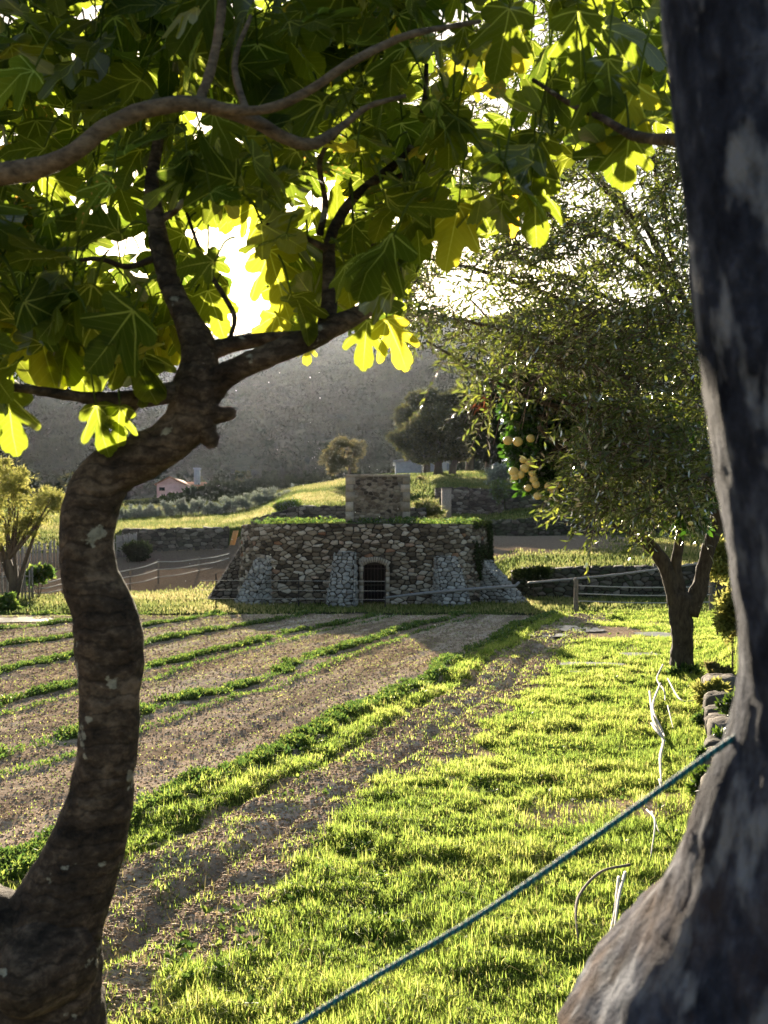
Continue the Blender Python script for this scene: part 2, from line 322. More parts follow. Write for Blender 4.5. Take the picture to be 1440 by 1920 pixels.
def masks(X, Y):
    """turf, pale soil, dark soil and row-weed masks"""
    u = uu(X, Y); n = fbm(X*1.5, Y*1.5, s=3); n2 = fbm(X*.45, Y*.45, s=9); nf = fbm(X*5, Y*5, s=13)
    field = (Y < 29.3+.5*n)
    turf = sstep(-2.45, -2.12, u+(n-.5)*1.0+(nf-.5)*.3)
    row = np.zeros_like(u)
    for i, r in enumerate(ROWS):
        wd = .21 if i == 0 else (.19 if i < 4 else .17)
        row = np.maximum(row, (.35+.65*sstep(.30, .5, fbm(X*.9+i*9, Y*.9, s=15)))*(1-sstep(wd*.5, wd, np.abs(u-r-(n2-.5)*.25)+(nf-.5)*.30)))
        if 0 < i < 3: row = np.maximum(row, .38*(1-sstep(.05, .12, np.abs(u-r-.55-(n2-.5)*.25)+(nf-.5)*.1)))
    gstrip = (1-sstep(.10, .26, np.abs(u+3.68-(n2-.5)*.2)+(nf-.5)*.35))*(Y < 29)
    patch = np.maximum(sstep(.62, .70, n2)*.8*(u > -1.2), 0)
    e = (np.hypot((X-1.15)/1.1, (Y-15.2)/1.2)); patch = np.maximum(patch, 1-sstep(.6, 1, e+(n-.5)*.6))
    # earthy, grassless patch round the puddles in the kiln's shade
    e = np.hypot((X-4.2)/2.2, (Y-23.5)/3.0); patch = np.maximum(patch, (1-sstep(.6, 1, e+(n-.5)*.8)))
    for (a_, b_, c_, d_, _, _) in PUD: Yp = FPX*EYE/(b_-HOR); e = np.hypot((X-(a_-720)/FPX*Yp)/(c_*1.1), (Y-Yp)/(d_*1.15)); patch = np.maximum(patch, 1-sstep(.75, 1.0, e+(nf-.5)*.4)); row = row*sstep(.9, 1.1, e)
    T = np.where(field, np.clip(np.maximum(np.maximum(turf*(1-patch), gstrip), row), 0, 1), 1)
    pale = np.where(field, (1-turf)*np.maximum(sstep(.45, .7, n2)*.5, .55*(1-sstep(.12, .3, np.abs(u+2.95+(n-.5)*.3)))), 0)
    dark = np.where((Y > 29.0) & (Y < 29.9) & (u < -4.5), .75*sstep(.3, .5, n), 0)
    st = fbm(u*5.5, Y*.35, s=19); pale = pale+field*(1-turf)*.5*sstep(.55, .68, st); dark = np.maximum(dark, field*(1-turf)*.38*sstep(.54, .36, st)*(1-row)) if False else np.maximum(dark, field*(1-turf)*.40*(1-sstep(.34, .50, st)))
    px = 720+FPX*X/np.maximum(Y, 1)
    lane = (Y > 36)*(Y < 60)*(px < 470)*(1-sstep(0, 6, px-(470-(Y-36)*1)))*sstep(36.5, 41, Y+(n-.5)*4-np.where(px > 200, (px-200)*.03, 0))
    T = T*(1-lane); dark = np.maximum(dark, lane*.72)
    bare = (Y > 46)*(Y < 65)*(px > 890)*(1-sstep(1120, 1240, px+(n-.5)*120))*sstep(46, 50, Y+(n-.5)*9); T = T*(1-bare)
    dark = np.maximum(dark, bare*.5)
    return T, pale, dark, row*field, u, n
def micro(X, Y):
    T, pale, dark, row, u, n = masks(X, Y); f = (Y < 38)*(np.abs(X) < 30)
    z = .05*(fbm(X*.9, Y*.9, s=21)-.5)*2+row*.035
    soil = (1-T)*(u < -2.3)
    z = z+soil*(.055*(fbm(X*4, Y*4, s=31, o=4)-.5)*2*np.where((u > -3.75), 1.0, .40))
    for a in (-3.42, -2.80): z = z-.06*(1-sstep(0, .14, np.abs(u-a)))*(u > -4)
    z = z-.03*(1-sstep(0, .15, np.abs(u+4.75)))
    z = z-.12*(1-sstep(0, .35, np.abs(Y-29.4)))*(u < -4)
    z = z+T*(u > -2.4)*.045*(fbm(X*2.2, Y*3.2, s=41)-.5)*2
    e = np.hypot((X-1.15)/1.1, (Y-15.2)/1.0); z = z-.10*(1-sstep(.4, 1, e))
    # bank on the right, held by the low stone wall
    h = .30*sstep(.15, .75, u)+.6*sstep(.5, 2.4, u); z = z+h*(1-sstep(17, 23, Y))*(X < 40)*(1+.25*(n-.5))
    return z*f
def terr(X, Y): return terr0(X, Y)+micro(np.asarray(X, float), np.asarray(Y, float))
def tz(X, Y): return float(terr(np.array([X]), np.array([Y]))[0])

def axis(segs):
    out = []
    for a, b, d in segs: out.append(np.arange(a, b, d))
    return np.concatenate(out)
xs = np.concatenate([np.array([-640, -450, -320, -230, -170, -130, -100, -80]), axis([(-65, -30, 1.5), (-30, -12, .4), (-12, -6, .11), (-6, 6, .055), (6, 13, .14), (13, 30, .5), (30, 66, 1.5)]), np.array([80, 100, 130, 170, 230, 320, 450, 640])])
ys = np.concatenate([np.array([-25, -15, -8, -4, -1, 1, 2.2, 3.2]), axis([(3.8, 9, .05), (9, 16, .075), (16, 30.5, .13), (30.5, 38, .25), (38, 39, .1), (39, 59, .4), (59, 61, .12), (61, 65, .4), (65, 66, .12), (66, 74, .4), (74, 76, .15), (76, 110, .8)]), np.array([115, 125, 140, 160, 200, 260, 400, 700, 900])])
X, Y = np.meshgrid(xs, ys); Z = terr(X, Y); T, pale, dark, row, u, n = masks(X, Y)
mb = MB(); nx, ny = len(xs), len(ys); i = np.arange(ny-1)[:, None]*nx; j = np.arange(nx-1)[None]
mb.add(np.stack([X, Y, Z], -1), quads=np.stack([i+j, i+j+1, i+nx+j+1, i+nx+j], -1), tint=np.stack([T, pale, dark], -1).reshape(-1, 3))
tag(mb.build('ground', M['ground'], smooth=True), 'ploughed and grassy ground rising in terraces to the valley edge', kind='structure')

# hill
hx = np.linspace(-620, 620, 420); hy = np.concatenate([np.linspace(150, 720, 300), np.linspace(735, 890, 20)])
X, Y = np.meshgrid(hx, hy); px = 720+FPX*X/np.minimum(Y, 720)
rid = np.interp(720+FPX*hx/700, [-1300, 0, 200, 400, 600, 800, 1000, 1300, 2800], [760, 695, 668, 650, 634, 616, 600, 590, 640])
zr = EYE+(HOR-rid)/FPX*700
t = np.clip((Y-160)/540, 0, 1); Zb = 4+(zr[None, :]-4)*(t**1.12); Zb = np.where(Y > 700, zr[None, :]-(Y-700)*.45, Zb)
Zb = Zb+(fbm(X/70, Y/90, s=51, o=3)-.5)*26*np.clip(t*3, 0, 1)*(1-sstep(.8, 1, t))
bush = fbm(X/7, Y/7, s=61, o=3); cell = 1-np.abs(vnoise(X/5, Y/5, s=66)-.5)*2
Zb = Zb+(bush*3.0+cell*2.2)*np.clip(t*6, 0, 1)
mb = MB(); nx, ny = len(hx), len(hy); i = np.arange(ny-1)[:, None]*nx; j = np.arange(nx-1)[None]
mb.add(np.stack([X, Y, Zb], -1), quads=np.stack([i+j, i+j+1, i+nx+j+1, i+nx+j], -1), tint=np.stack([cell, cell, cell], -1).reshape(-1, 3))
tag(mb.build('hill', M['hill']), 'long dark scrub covered hillside across the valley', kind='structure')
n_ = 42000; yy = rng.uniform(165, 715, n_); xx = rng.uniform(-.55, .5, n_)*yy; ii = np.clip(np.searchsorted(hy, yy), 1, len(hy)-1); jj = np.clip(np.searchsorted(hx, xx), 1, len(hx)-1); zz = Zb[ii, jj]
dn_ = fbm(xx/25, yy/35, s=71); kp = rng.random(n_) < .25+1.3*sstep(.4, .65, dn_); xx, yy, zz, dn_ = xx[kp], yy[kp], zz[kp], dn_[kp]; n_ = len(xx)
ic = rng.normal(size=(26, 3)); ic /= np.linalg.norm(ic, axis=1)[:, None]
r_ = (.8+1.9*rng.random(n_)**2)*(.6+yy/900); mbx = MB(); P = np.stack([xx, yy, zz+r_*.4], 1); q_ = 34
dirs = rng.normal(size=(n_, q_, 3)); dirs /= np.linalg.norm(dirs, axis=2)[..., None]; cen = P[:, None]+dirs*r_[:, None, None]*np.array((1.15, 1.15, .8)); a_ = rng.normal(size=(n_, q_, 3))*(r_*.30)[:, None, None]; b_ = rng.normal(size=(n_, q_, 3))*(r_*.30)[:, None, None]
V = np.stack([cen, cen+a_, cen+b_], 2).reshape(-1, 3); mbx.add(V, tris=np.arange(len(V)).reshape(-1, 3), tint=np.repeat(np.clip(rng.random(n_)*.6+dn_*.5, 0, 1), q_*3)[:, None]*np.ones(3))
tag(mbx.build('hillside_scrub', M['scrub']), 'dense maquis shrubs covering the far hillside', 'scrub', kind='stuff')
def hz(x, y):
    i = np.clip(np.searchsorted(hy, y), 1, len(hy)-1); j = np.clip(np.searchsorted(hx, x), 1, len(hx)-1); return Zb[i, j]

# ------------------------------------------------------------------ leaves
OL_T = np.array([(0, 0, 0), (.5, .35, .08), (-.5, .35, .08), (.42, .7, .08), (-.42, .7, .08), (0, 1, 0)]); OL_F = np.array([(0, 1, 2), (1, 3, 2), (2, 3, 4), (3, 5, 4)])
QD_T = np.array([(0, 0, 0), (.5, .5, .1), (-.5, .5, .1), (0, 1, 0)]); QD_F = np.array([(0, 1, 2), (1, 3, 2)])
def unit(v): return v/(np.linalg.norm(v, axis=-1, keepdims=True)+1e-9)
def leaves(mb, P, D, Nn, L, Wd, tmpl=(OL_T, OL_F), tint=None):
    T, F = tmpl; n = len(P); D = unit(D); S = unit(np.cross(D, Nn)); U = np.cross(S, D); L = np.broadcast_to(L, n); Wd = np.broadcast_to(Wd, n)
    V = P[:, None]+D[:, None]*(T[None, :, 1]*L[:, None])[..., None]+S[:, None]*(T[None, :, 0]*Wd[:, None])[..., None]+U[:, None]*(T[None, :, 2]*L[:, None])[..., None]
    k = len(T); Fa = F[None]+np.arange(n)[:, None, None]*k
    r = rng.random(n) if tint is None else tint
    tt = np.repeat(np.stack([r, rng.random(n), rng.random(n)], 1), k, 0)
    mb.add(V, tris=Fa, tint=tt)
def rdir(n): return unit(rng.normal(size=(n, 3)))
def blob_points(blobs, n, fill=.5):
    """blobs: (centre, (rx,ry,rz)); clumpy points spread toward the shell of each blob"""
    w_ = np.array([b[1][0]*b[1][1]*b[1][2] for b in blobs])**.7; w_ /= w_.sum(); k = max(6, n//45)
    bi = rng.choice(len(blobs), k, p=w_); c = np.array([b[0] for b in blobs])[bi]; r = np.array([b[1] for b in blobs])[bi]
    d = rdir(k); rad = (fill+(1-fill)*rng.random(k))[:, None]; cc = c+d*r*rad
    ci = rng.integers(0, k, n); P = cc[ci]+rng.normal(size=(n, 3))*(r[ci]*.17); D = unit(d[ci]*.6+rng.normal(size=(n, 3))*.6)
    return P, D
def tree(name, label, cat, base, trunkpts, blobs, n, size, leafmat, group=None, barkmat='far_bark', limb=True, fill=.45, asp=.5, crown='crown', inner=0, lumpy=True):
    t = empty(name, base, label, cat, group)
    mb = MB()
    for pts, rad in trunkpts: mb.tube(pts, rad, 8, rough=.25, fr=2)
    if limb:
        top = np.array(trunkpts[0][0][-1])
        for c, r in blobs:
            for q in range(3):
                e = np.array(c)+rng.normal(size=3)*np.array(r)*.35; m_ = (top+e)/2+rng.normal(size=3)*np.array(r)*.15
                r0 = trunkpts[0][1][-1]*.6; mb.tube([top, m_, e], [r0, r0*.6, r0*.2], 5, step=np.linalg.norm(e-top)/8)
    mb.build('trunk', M[barkmat], t, True)
    if lumpy: blobs = [(c, tuple(np.array(r)*.82)) for c, r in blobs]+[(tuple(np.array(c)+rdir(1)[0]*np.array(r)*random.uniform(.7, 1.1)), tuple(np.array(r)*random.uniform(.22, .42))) for c, r in blobs for _ in range(5)]
    mb = MB(); P, D = blob_points(blobs, n, fill); leaves(mb, P, D, rdir(n), size*(.6+.8*rng.random(n)), size*asp*(.7+.6*rng.random(n)), (QD_T, QD_F))
    cr = mb.build(crown, M[leafmat], t)
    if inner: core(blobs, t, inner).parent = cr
    return t

def core(blobs, parent, k=.74, name='shading_core'):  # unseen opaque lumps added inside the foliage to stop sunlight passing through
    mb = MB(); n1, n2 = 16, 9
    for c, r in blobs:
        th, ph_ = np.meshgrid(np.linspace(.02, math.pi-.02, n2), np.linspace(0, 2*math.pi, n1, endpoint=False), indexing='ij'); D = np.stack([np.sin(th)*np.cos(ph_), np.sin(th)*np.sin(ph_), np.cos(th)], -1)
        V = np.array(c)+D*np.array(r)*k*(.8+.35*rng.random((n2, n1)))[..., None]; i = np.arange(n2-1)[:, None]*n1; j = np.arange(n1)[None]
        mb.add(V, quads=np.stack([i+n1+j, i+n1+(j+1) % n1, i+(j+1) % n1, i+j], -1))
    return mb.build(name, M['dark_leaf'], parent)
# ------------------------------------------------------------------ stone walls
def cells(Wd, H, cw, ch, jit=.55):
    nc = max(1, round(Wd/cw)); nr = max(1, round(H/ch)); cw, ch = Wd/nc, H/nr; P = {}
    for r in range(-1, nr+1):
        for c in range(-1, nc+1):
            P[c, r] = np.array(((c+.5+(r % 2)*.5*.8+random.uniform(-jit, jit))*cw, (r+.5+random.uniform(-jit, jit)*.8)*ch))
    out = []
    for r in range(nr):
        for c in range(-1, nc):
            p = P[c, r]; poly = [(0, 0), (Wd, 0), (Wd, H), (0, H)]
            for dr in (-2, -1, 0, 1, 2):
                for dc in (-2, -1, 0, 1, 2):
                    q = P.get((c+dc, r+dr))
                    if q is None or (dr == 0 and dc == 0): continue
                    m_ = (p+q)/2; d = (q-p)
                    # anisotropic metric so that stones lie flat
                    nn = np.array((d[0]/cw/cw, d[1]/ch/ch)); k = nn@m_; new = []
                    for a in range(len(poly)):
                        A, B = poly[a], poly[(a+1) % len(poly)]; fa = nn[0]*A[0]+nn[1]*A[1]-k; fb = nn[0]*B[0]+nn[1]*B[1]-k
                        if fa <= 0: new.append(A)
                        if fa*fb < 0: tt = fa/(fa-fb); new.append((A[0]+(B[0]-A[0])*tt, A[1]+(B[1]-A[1])*tt))
                    poly = new
                    if not poly: break
                if not poly: break
            if len(poly) >= 3: out.append(np.array(poly))
    return out
def stones(mb, fn, Wd, H, cw, ch, gap=.012, hmin=.02, hmax=.06, skip=None, tf=None, weed=0.0):
    """fn(s,t)->(point, normal) arrays"""
    for poly in cells(Wd, H, cw, ch):
        c = poly.mean(0)
        if skip and skip(c[0], c[1]): continue
        e = np.linalg.norm(poly-c, axis=1).mean()
        if e < .02: continue
        # chop the corners for a worn outline
        q = []
        for a in range(len(poly)):
            A, B = poly[a], poly[(a+1) % len(poly)]; q += [A+(B-A)*.12, A+(B-A)*.88]
        q = np.array(q); q = q+np.random.normal(size=q.shape)*e*.03 if False else q+rng.normal(size=q.shape)*e*.035
        k = len(q); h = random.uniform(hmin, hmax); f = max(.3, 1-gap/e*1.4); tl = rng.normal(size=2)*.25
        rings = []
        for sc, hh in ((f, -.03), (f*.99, h*.45), (f*.90, h*.85), (0.45*f, h*1.0)):
            s_ = c+(q-c)*sc; p, nn = fn(s_[:, 0], s_[:, 1]); tilt = ((s_-c)@tl)*(.0 if hh < 0 else .5)
            rings.append(p+nn*(hh+np.clip(tilt, -h*.6, h*.6))[:, None])
        V = np.vstack(rings); Q = []
        for r in range(3):
            for a in range(k): Q.append((r*k+a, r*k+(a+1) % k, (r+1)*k+(a+1) % k, (r+1)*k+a))
        T = [(3*k, 3*k+a, 3*k+a+1) for a in range(1, k-1)]
        tr = random.random() if random.random() < .93 else random.uniform(.94, 1)
        if tr > .93 and random.random() < .6: tr *= .7
        mb.add(V, T, Q, tint=(tr if tf is None else tf(c, tr), weed*random.random(), random.random()))
def quadfn(A, B, Cc, D):
    A, B, Cc, D = [np.array(x, float) for x in (A, B, Cc, D)]; Wd = (np.linalg.norm(B-A)+np.linalg.norm(Cc-D))/2; H = (np.linalg.norm(D-A)+np.linalg.norm(Cc-B))/2
    nn = np.cross(B-A, D-A); nn /= np.linalg.norm(nn)
    def f(s, t):
        a = (np.asarray(s)/Wd)[:, None]; b = (np.asarray(t)/H)[:, None]
        return A*(1-a)*(1-b)+B*a*(1-b)+Cc*a*b+D*(1-a)*b, np.repeat(nn[None], len(a), 0)
    return f, Wd, H
def block(mbs, mbm, base, top, cw, ch, gap=.012, hmin=.02, hmax=.06, faces=(0, 1, 2, 3), **kw):
    """base, top: four corners each, counter-clockwise seen from above; stones on chosen faces, mortar core"""
    mbm.add(list(base)+list(top), quads=[(0, 3, 2, 1), (4, 5, 6, 7), (0, 1, 5, 4), (1, 2, 6, 5), (2, 3, 7, 6), (3, 0, 4, 7)])
    for k in faces:
        f, Wd, H = quadfn(base[k], base[(k+1) % 4], top[(k+1) % 4], top[k]); stones(mbs, f, Wd, H, cw, ch, gap, hmin, hmax, **kw)
def topface(mbs, top, cw, ch, **kw):
    f, Wd, H = quadfn(*top); stones(mbs, f, Wd, H, cw, ch, **kw)

# ------------------------------------------------------------------ the kiln
KX, KY, KA, KB, KH = -.66, 37.0, 4.2, 3.4, 2.56
kiln = empty('lime_kiln', (KX, KY, 0), 'round rubble stone kiln with flaring buttresses and a low barred doorway', 'kiln')
pw = 2/2.7
ph = np.linspace(-math.pi/2-math.pi, math.pi/2, 721); cx = np.sign(np.cos(ph))*np.abs(np.cos(ph))**pw; cyy = np.sign(np.sin(ph))*np.abs(np.sin(ph))**pw
fx, fy = KA*cx, KB*cyy; ds = np.hypot(np.diff(fx), np.diff(fy)); S = np.concatenate([[0], np.cumsum(ds)]); PER = S[-1]
# s runs counter-clockwise from the back, so the front is at PER/2
def kfn(s, t):
    s = np.clip(np.asarray(s), 0, PER); t = np.asarray(t); x = np.interp(s, S, fx_); y = np.interp(s, S, fy_)
    x2 = np.interp(np.clip(s+.05, 0, PER), S, fx_)-np.interp(np.clip(s-.05, 0, PER), S, fx_); y2 = np.interp(np.clip(s+.05, 0, PER), S, fy_)-np.interp(np.clip(s-.05, 0, PER), S, fy_)
    nn = np.stack([y2, -x2, np.full_like(x2, .004)], 1); nn = unit(nn); k = (1.02-.03*t/KH)
    return np.stack([KX+x*k, KY+y*k, t], 1), nn
ang = np.linspace(math.pi/2, math.pi/2+2*math.pi, 721); fx_ = KA*np.sign(np.cos(ang))*np.abs(np.cos(ang))**pw; fy_ = KB*np.sign(np.sin(ang))*np.abs(np.sin(ang))**pw
S = np.concatenate([[0], np.cumsum(np.hypot(np.diff(fx_), np.diff(fy_)))]); PER = S[-1]
DX, DW, DH = -.30, .37, 1.22
def sx(X_): # arc position of the front face at world X
    m_ = (np.arange(721) > 180) & (np.arange(721) < 540); return np.interp((X_-KX)/1.015, fx_[m_], S[m_])
s0, s1 = sx(DX-DW), sx(DX+DW); sc_ = (s0+s1)/2
mbs = MB()
def arch(s): return DH+.13*(1-((s-sc_)/(s1-sc_))**2)
stones(mbs, kfn, PER, KH, .25, .13, .012, .015, .065, skip=lambda s, t: s0-.12 < s < s1+.12 and t < arch(s)+.16 if abs(s-sc_) < .6 else False)
kst = mbs.build('wall', M['stone'], kiln)
mbm = MB(); sg = np.unique(np.concatenate([np.linspace(0, s0, 90), np.linspace(s0, s1, 9), np.linspace(s1, PER, 90)])); tg = np.linspace(-.3, KH, 12)
for a in range(len(sg)-1):
    for b in range(len(tg)-1):
        if s0-.01 <= sg[a] < s1-.01 and tg[b+1] < DH+.2: continue
        p, _ = kfn(np.array([sg[a], sg[a+1], sg[a+1], sg[a]]), np.array([tg[b], tg[b], tg[b+1], tg[b+1]])); mbm.add(p, quads=[(0, 1, 2, 3)])
mo = mbm.build('mortar_core', M['mortar'], kiln)
FY = KY-KB*1.012
mb = MB(); y0, y1 = FY+.02, FY+1.7; a, b = DX-DW-.02, DX+DW+.02; zt = DH+.3
mb.add([(a, y0, -.1), (a, y1, -.1), (a, y1, zt), (a, y0, zt), (b, y0, -.1), (b, y1, -.1), (b, y1, zt), (b, y0, zt)], quads=[(0, 1, 2, 3), (4, 7, 6, 5), (1, 5, 6, 2), (3, 2, 6, 7), (0, 4, 5, 1)])
mb.build('vault', M['void'], kiln)
# arch of dressed stones and jambs
mb = MB(); nv = 13
for q in range(nv):
    f0, f1 = q/nv, (q+1)/nv; g_ = .008; pts = []
    for f in (f0, f1):
        s = s0-.05+(s1-s0+.1)*f; fan = (f-.5)*.16; gg = g_ if f == f0 else -g_
        for dz, k in ((0, 1), (.17, 1.25)): pts.append((DX+(s-sc_)*k+gg, arch(s)*1.0-(.0 if k == 1 else 0)+dz-abs(fan)*.1))
    (xa, za), (xb, zb), (xc, zc), (xd, zd) = pts[0], pts[1], pts[2], pts[3]; d0, d1 = FY-.07, FY+.1
    V = [(xa, d0, za), (xc, d0, zc), (xd, d0, zd), (xb, d0, zb), (xa, d1, za), (xc, d1, zc), (xd, d1, zd), (xb, d1, zb)]
    mb.add(V, quads=[(0, 1, 2, 3), (0, 4, 5, 1), (3, 2, 6, 7), (1, 5, 6, 2), (0, 3, 7, 4)], tint=(random.uniform(.3, .9), 0, 0))
z = 0
for side in (-1, 1):
    z = 0
    while z < DH-.05:
        h = min(random.uniform(.14, .26), DH-z-.01); mb.box((DX+side*(DW+.045), FY-.0, z+h/2), (random.uniform(.05, .075), .075, h/2-.006), tint=(random.uniform(.1, .8), 0, 0)); z += h
mb.build('door_arch', M['ashlar'], kiln)
gt = MB()
for k in range(7): x = DX-DW+.05+k*(2*DW-.1)/6; gt.tube([(x, FY+.07, .03), (x, FY+.07, arch(x-DX+sc_)-.02)], .009, 6)
for zz in (.12, .62, 1.14): gt.box((DX, FY+.085, zz), (DW-.02, .008, .018))
gt.build('gate', M['iron'], kiln)
def buttress(ax, ay, dx, dy, wd, p, h, pt=.12, mat='grey_stone'):
    l = math.hypot(dx, dy); dx, dy = dx/l, dy/l; tx, ty = -dy, dx; o = []; i_ = -.5
    base = [(ax+dx*i_-tx*wd/2, ay+dy*i_-ty*wd/2, -.1), (ax+dx*p-tx*wd/2*1.05, ay+dy*p-ty*wd/2*1.05, -.1), (ax+dx*p+tx*wd/2*1.05, ay+dy*p+ty*wd/2*1.05, -.1), (ax+dx*i_+tx*wd/2, ay+dy*i_+ty*wd/2, -.1)]
    top = [(ax+dx*i_-tx*wd/2*.8, ay+dy*i_-ty*wd/2*.8, h), (ax+dx*pt-tx*wd/2*.8, ay+dy*pt-ty*wd/2*.8, h), (ax+dx*pt+tx*wd/2*.8, ay+dy*pt+ty*wd/2*.8, h), (ax+dx*i_+tx*wd/2*.8, ay+dy*i_+ty*wd/2*.8, h)]
    s_, m_ = MB(), MB(); block(s_, m_, base, top, .2, .14, .012, .015, .05, faces=(0, 1, 2), tf=lambda c, t: .3+t*.65); topface(s_, top, .25, .2, gap=.01)
    b_ = s_.build('buttress', M[mat], kiln); m_.build('mortar_core', M['mortar'], kiln).parent = b_
buttress(-4.72, 37.0, -1, -.15, 1.1, 1.42, 1.80, .22, 'dark_stone')
buttress(-3.72, 34.55, -.65, -.85, .80, 1.25, 1.70)
buttress(-1.22, 33.6, -.14, -1, .80, 1.05, 1.66)
buttress(1.95, 33.9, .30, -1, .90, 1.15, 1.50)
buttress(3.25, 35.2, .8, -.6, .80, 1.6, 1.4)
# soil dome on top
mb = MB(); nr = 14
for r_ in range(nr):
    pass
rr = np.linspace(0, 1, 14); V = []
for r_ in rr:
    aa = np.linspace(0, 2*math.pi, 60, endpoint=False); x = KA*.985*r_*np.sign(np.cos(aa))*np.abs(np.cos(aa))**pw; y = KB*.985*r_*np.sign(np.sin(aa))*np.abs(np.sin(aa))**pw
    V.append(np.stack([KX+x, KY+y, KH-.06+.16*(1-r_**2)+.08*(fbm(x*1.5, y*1.5, s=5)-.5)*(r_ < .97)], 1))
V = np.vstack(V); i = np.arange(13)[:, None]*60; j = np.arange(60)[None]; mb.add(V, quads=np.stack([i+j, i+(j+1) % 60, i+60+(j+1) % 60, i+60+j], -1), tint=(.6, .2, 0))
mb.build('earth_cap', M['ground'], kiln, True)
# squared block on the roof
bx0, bx1, by0, by1, bz0, bz1 = -1.25, .84, 35.7, 37.5, 2.45, 4.17
base = [(bx0, by0, bz0), (bx1, by0, bz0), (bx1, by1, bz0), (bx0, by1, bz0)]; top = [(bx0, by0, bz1), (bx1, by0, bz1), (bx1, by1, bz1), (bx0, by1, bz1)]
ms, mm = MB(), MB(); block(ms, mm, base, top, .17, .10, .008, .004, .028, skip=lambda s, t: s < .30 or s > 1.79 and s < 2.2, tf=lambda c, t: t*.75)
blk = ms.build('roof_block', M['stone'], kiln)
mm.build('mortar_core', plain('pale mortar', (.17, .145, .115), .95, 15, .8), kiln).parent = blk
mq = MB(); z = bz0
k = 0
while z < bz1-.08:
    h = min(random.uniform(.2, .34), bz1-z)
    for sgn, xx in ((1, bx0), (-1, bx1)):
        wq = random.uniform(.12, .24) if (k+(sgn > 0)) % 2 else random.uniform(.2, .30)
        mq.box((xx+sgn*(wq/2-.018)*1.0, by0+.10, z+h/2), (wq/2+.018, .125, h/2-.006), tint=(random.uniform(.2, 1), 0, 0))
    z += h; k += 1
x = bx0-.04
while x < bx1+.02:
    wq = min(random.uniform(.3, .55), bx1+.04-x); mq.box((x+wq/2, (by0+by1)/2-.0, bz1+.035), (wq/2-.005, (by1-by0)/2+.05, .035+random.uniform(0, .012)), tint=(random.uniform(.4, 1), 0, 0)); x += wq
o = mq.build('quoins', M['ashlar'], kiln); o.parent = blk

# ------------------------------------------------------------------ terrace walls
def drywall(name, label, pts, zt, zb, cw, ch, mat='dark_stone', thick=.6, weed=.3, group=None):
    """pts: plan points left to right as seen from the camera"""
    t = MB(); m_ = MB()
    for k in range(len(pts)-1):
        (xa, ya), (xb, yb) = pts[k], pts[k+1]
        B = [(xa, ya, zb[k]), (xb, yb, zb[k+1]), (xb, yb+thick, zb[k+1]), (xa, ya+thick, zb[k])]; Tt = [(xa, ya+.05, zt[k]), (xb, yb+.05, zt[k+1]), (xb, yb+thick, zt[k+1]), (xa, ya+thick, zt[k])]
        block(t, m_, B, Tt, cw, ch, .012, .02, .08, faces=(0,), weed=weed); topface(t, Tt, cw*1.2, thick/1.5, gap=.02, hmin=.03, hmax=.1, weed=weed)
    r = empty(name, (pts[0][0], pts[0][1], zb[0]), label, 'stone wall', group)
    t.build('stone_face', M[mat], r); m_.build('core', M['mortar'], r); return r
def pw_(px, Y_): return ((px-720)/FPX*Y_, Y_)
drywall('terrace_wall', 'long dark dry stone wall holding the grass terrace left of the kiln', [pw_(228, 60), pw_(330, 60), pw_(428, 60.0)], [y2z(60, 993), y2z(60, 992), y2z(60, 990)], [y2z(60, 1040), y2z(60, 1040), y2z(60, 1035)], .42, .2)
drywall('terrace_wall', 'low stone wall under the sunlit slope just behind the kiln roof', [pw_(470, 59.3), pw_(560, 59), pw_(665, 59), pw_(800, 59)], [y2z(59, 975), y2z(59, 950), y2z(59, 950), y2z(59, 955)], [y2z(59, 1000)]*4, .42, .2)
drywall('terrace_wall', 'brown dry stone wall to the right of the concrete pillar', [pw_(816, 74), pw_(880, 74), pw_(945, 74)], [y2z(74, 915), y2z(74, 916), y2z(74, 918)], [y2z(74, 968)]*3, .5, .2, weed=.1)
drywall('terrace_wall', 'shaded overgrown stone wall carrying on behind the yellow fruit', [pw_(947, 74.05), pw_(1080, 74), pw_(1230, 74), pw_(1420, 74)], [y2z(74, 918), y2z(74, 917), y2z(74, 912), y2z(74, 908)], [y2z(74, 965), y2z(74, 958), y2z(74, 950), y2z(74, 945)], .5, .2, weed=.8)
drywall('terrace_wall', 'mossy stone wall behind the bare field right of the kiln', [pw_(905, 65), pw_(1010, 65), pw_(1200, 65), pw_(1420, 65)], [y2z(65, 978), y2z(65, 972), y2z(65, 960), y2z(65, 955)], [y2z(65, 1008)]*4, .42, .2, weed=.9)
drywall('terrace_wall', 'dark low stone bank behind the wooden post and ropes', [pw_(962, 38), pw_(1100, 38), pw_(1250, 38), pw_(1450, 38)], [y2z(38, 1070), y2z(38, 1065), y2z(38, 1062), y2z(38, 1056)], [-.1]*4, .30, .16, weed=.9)
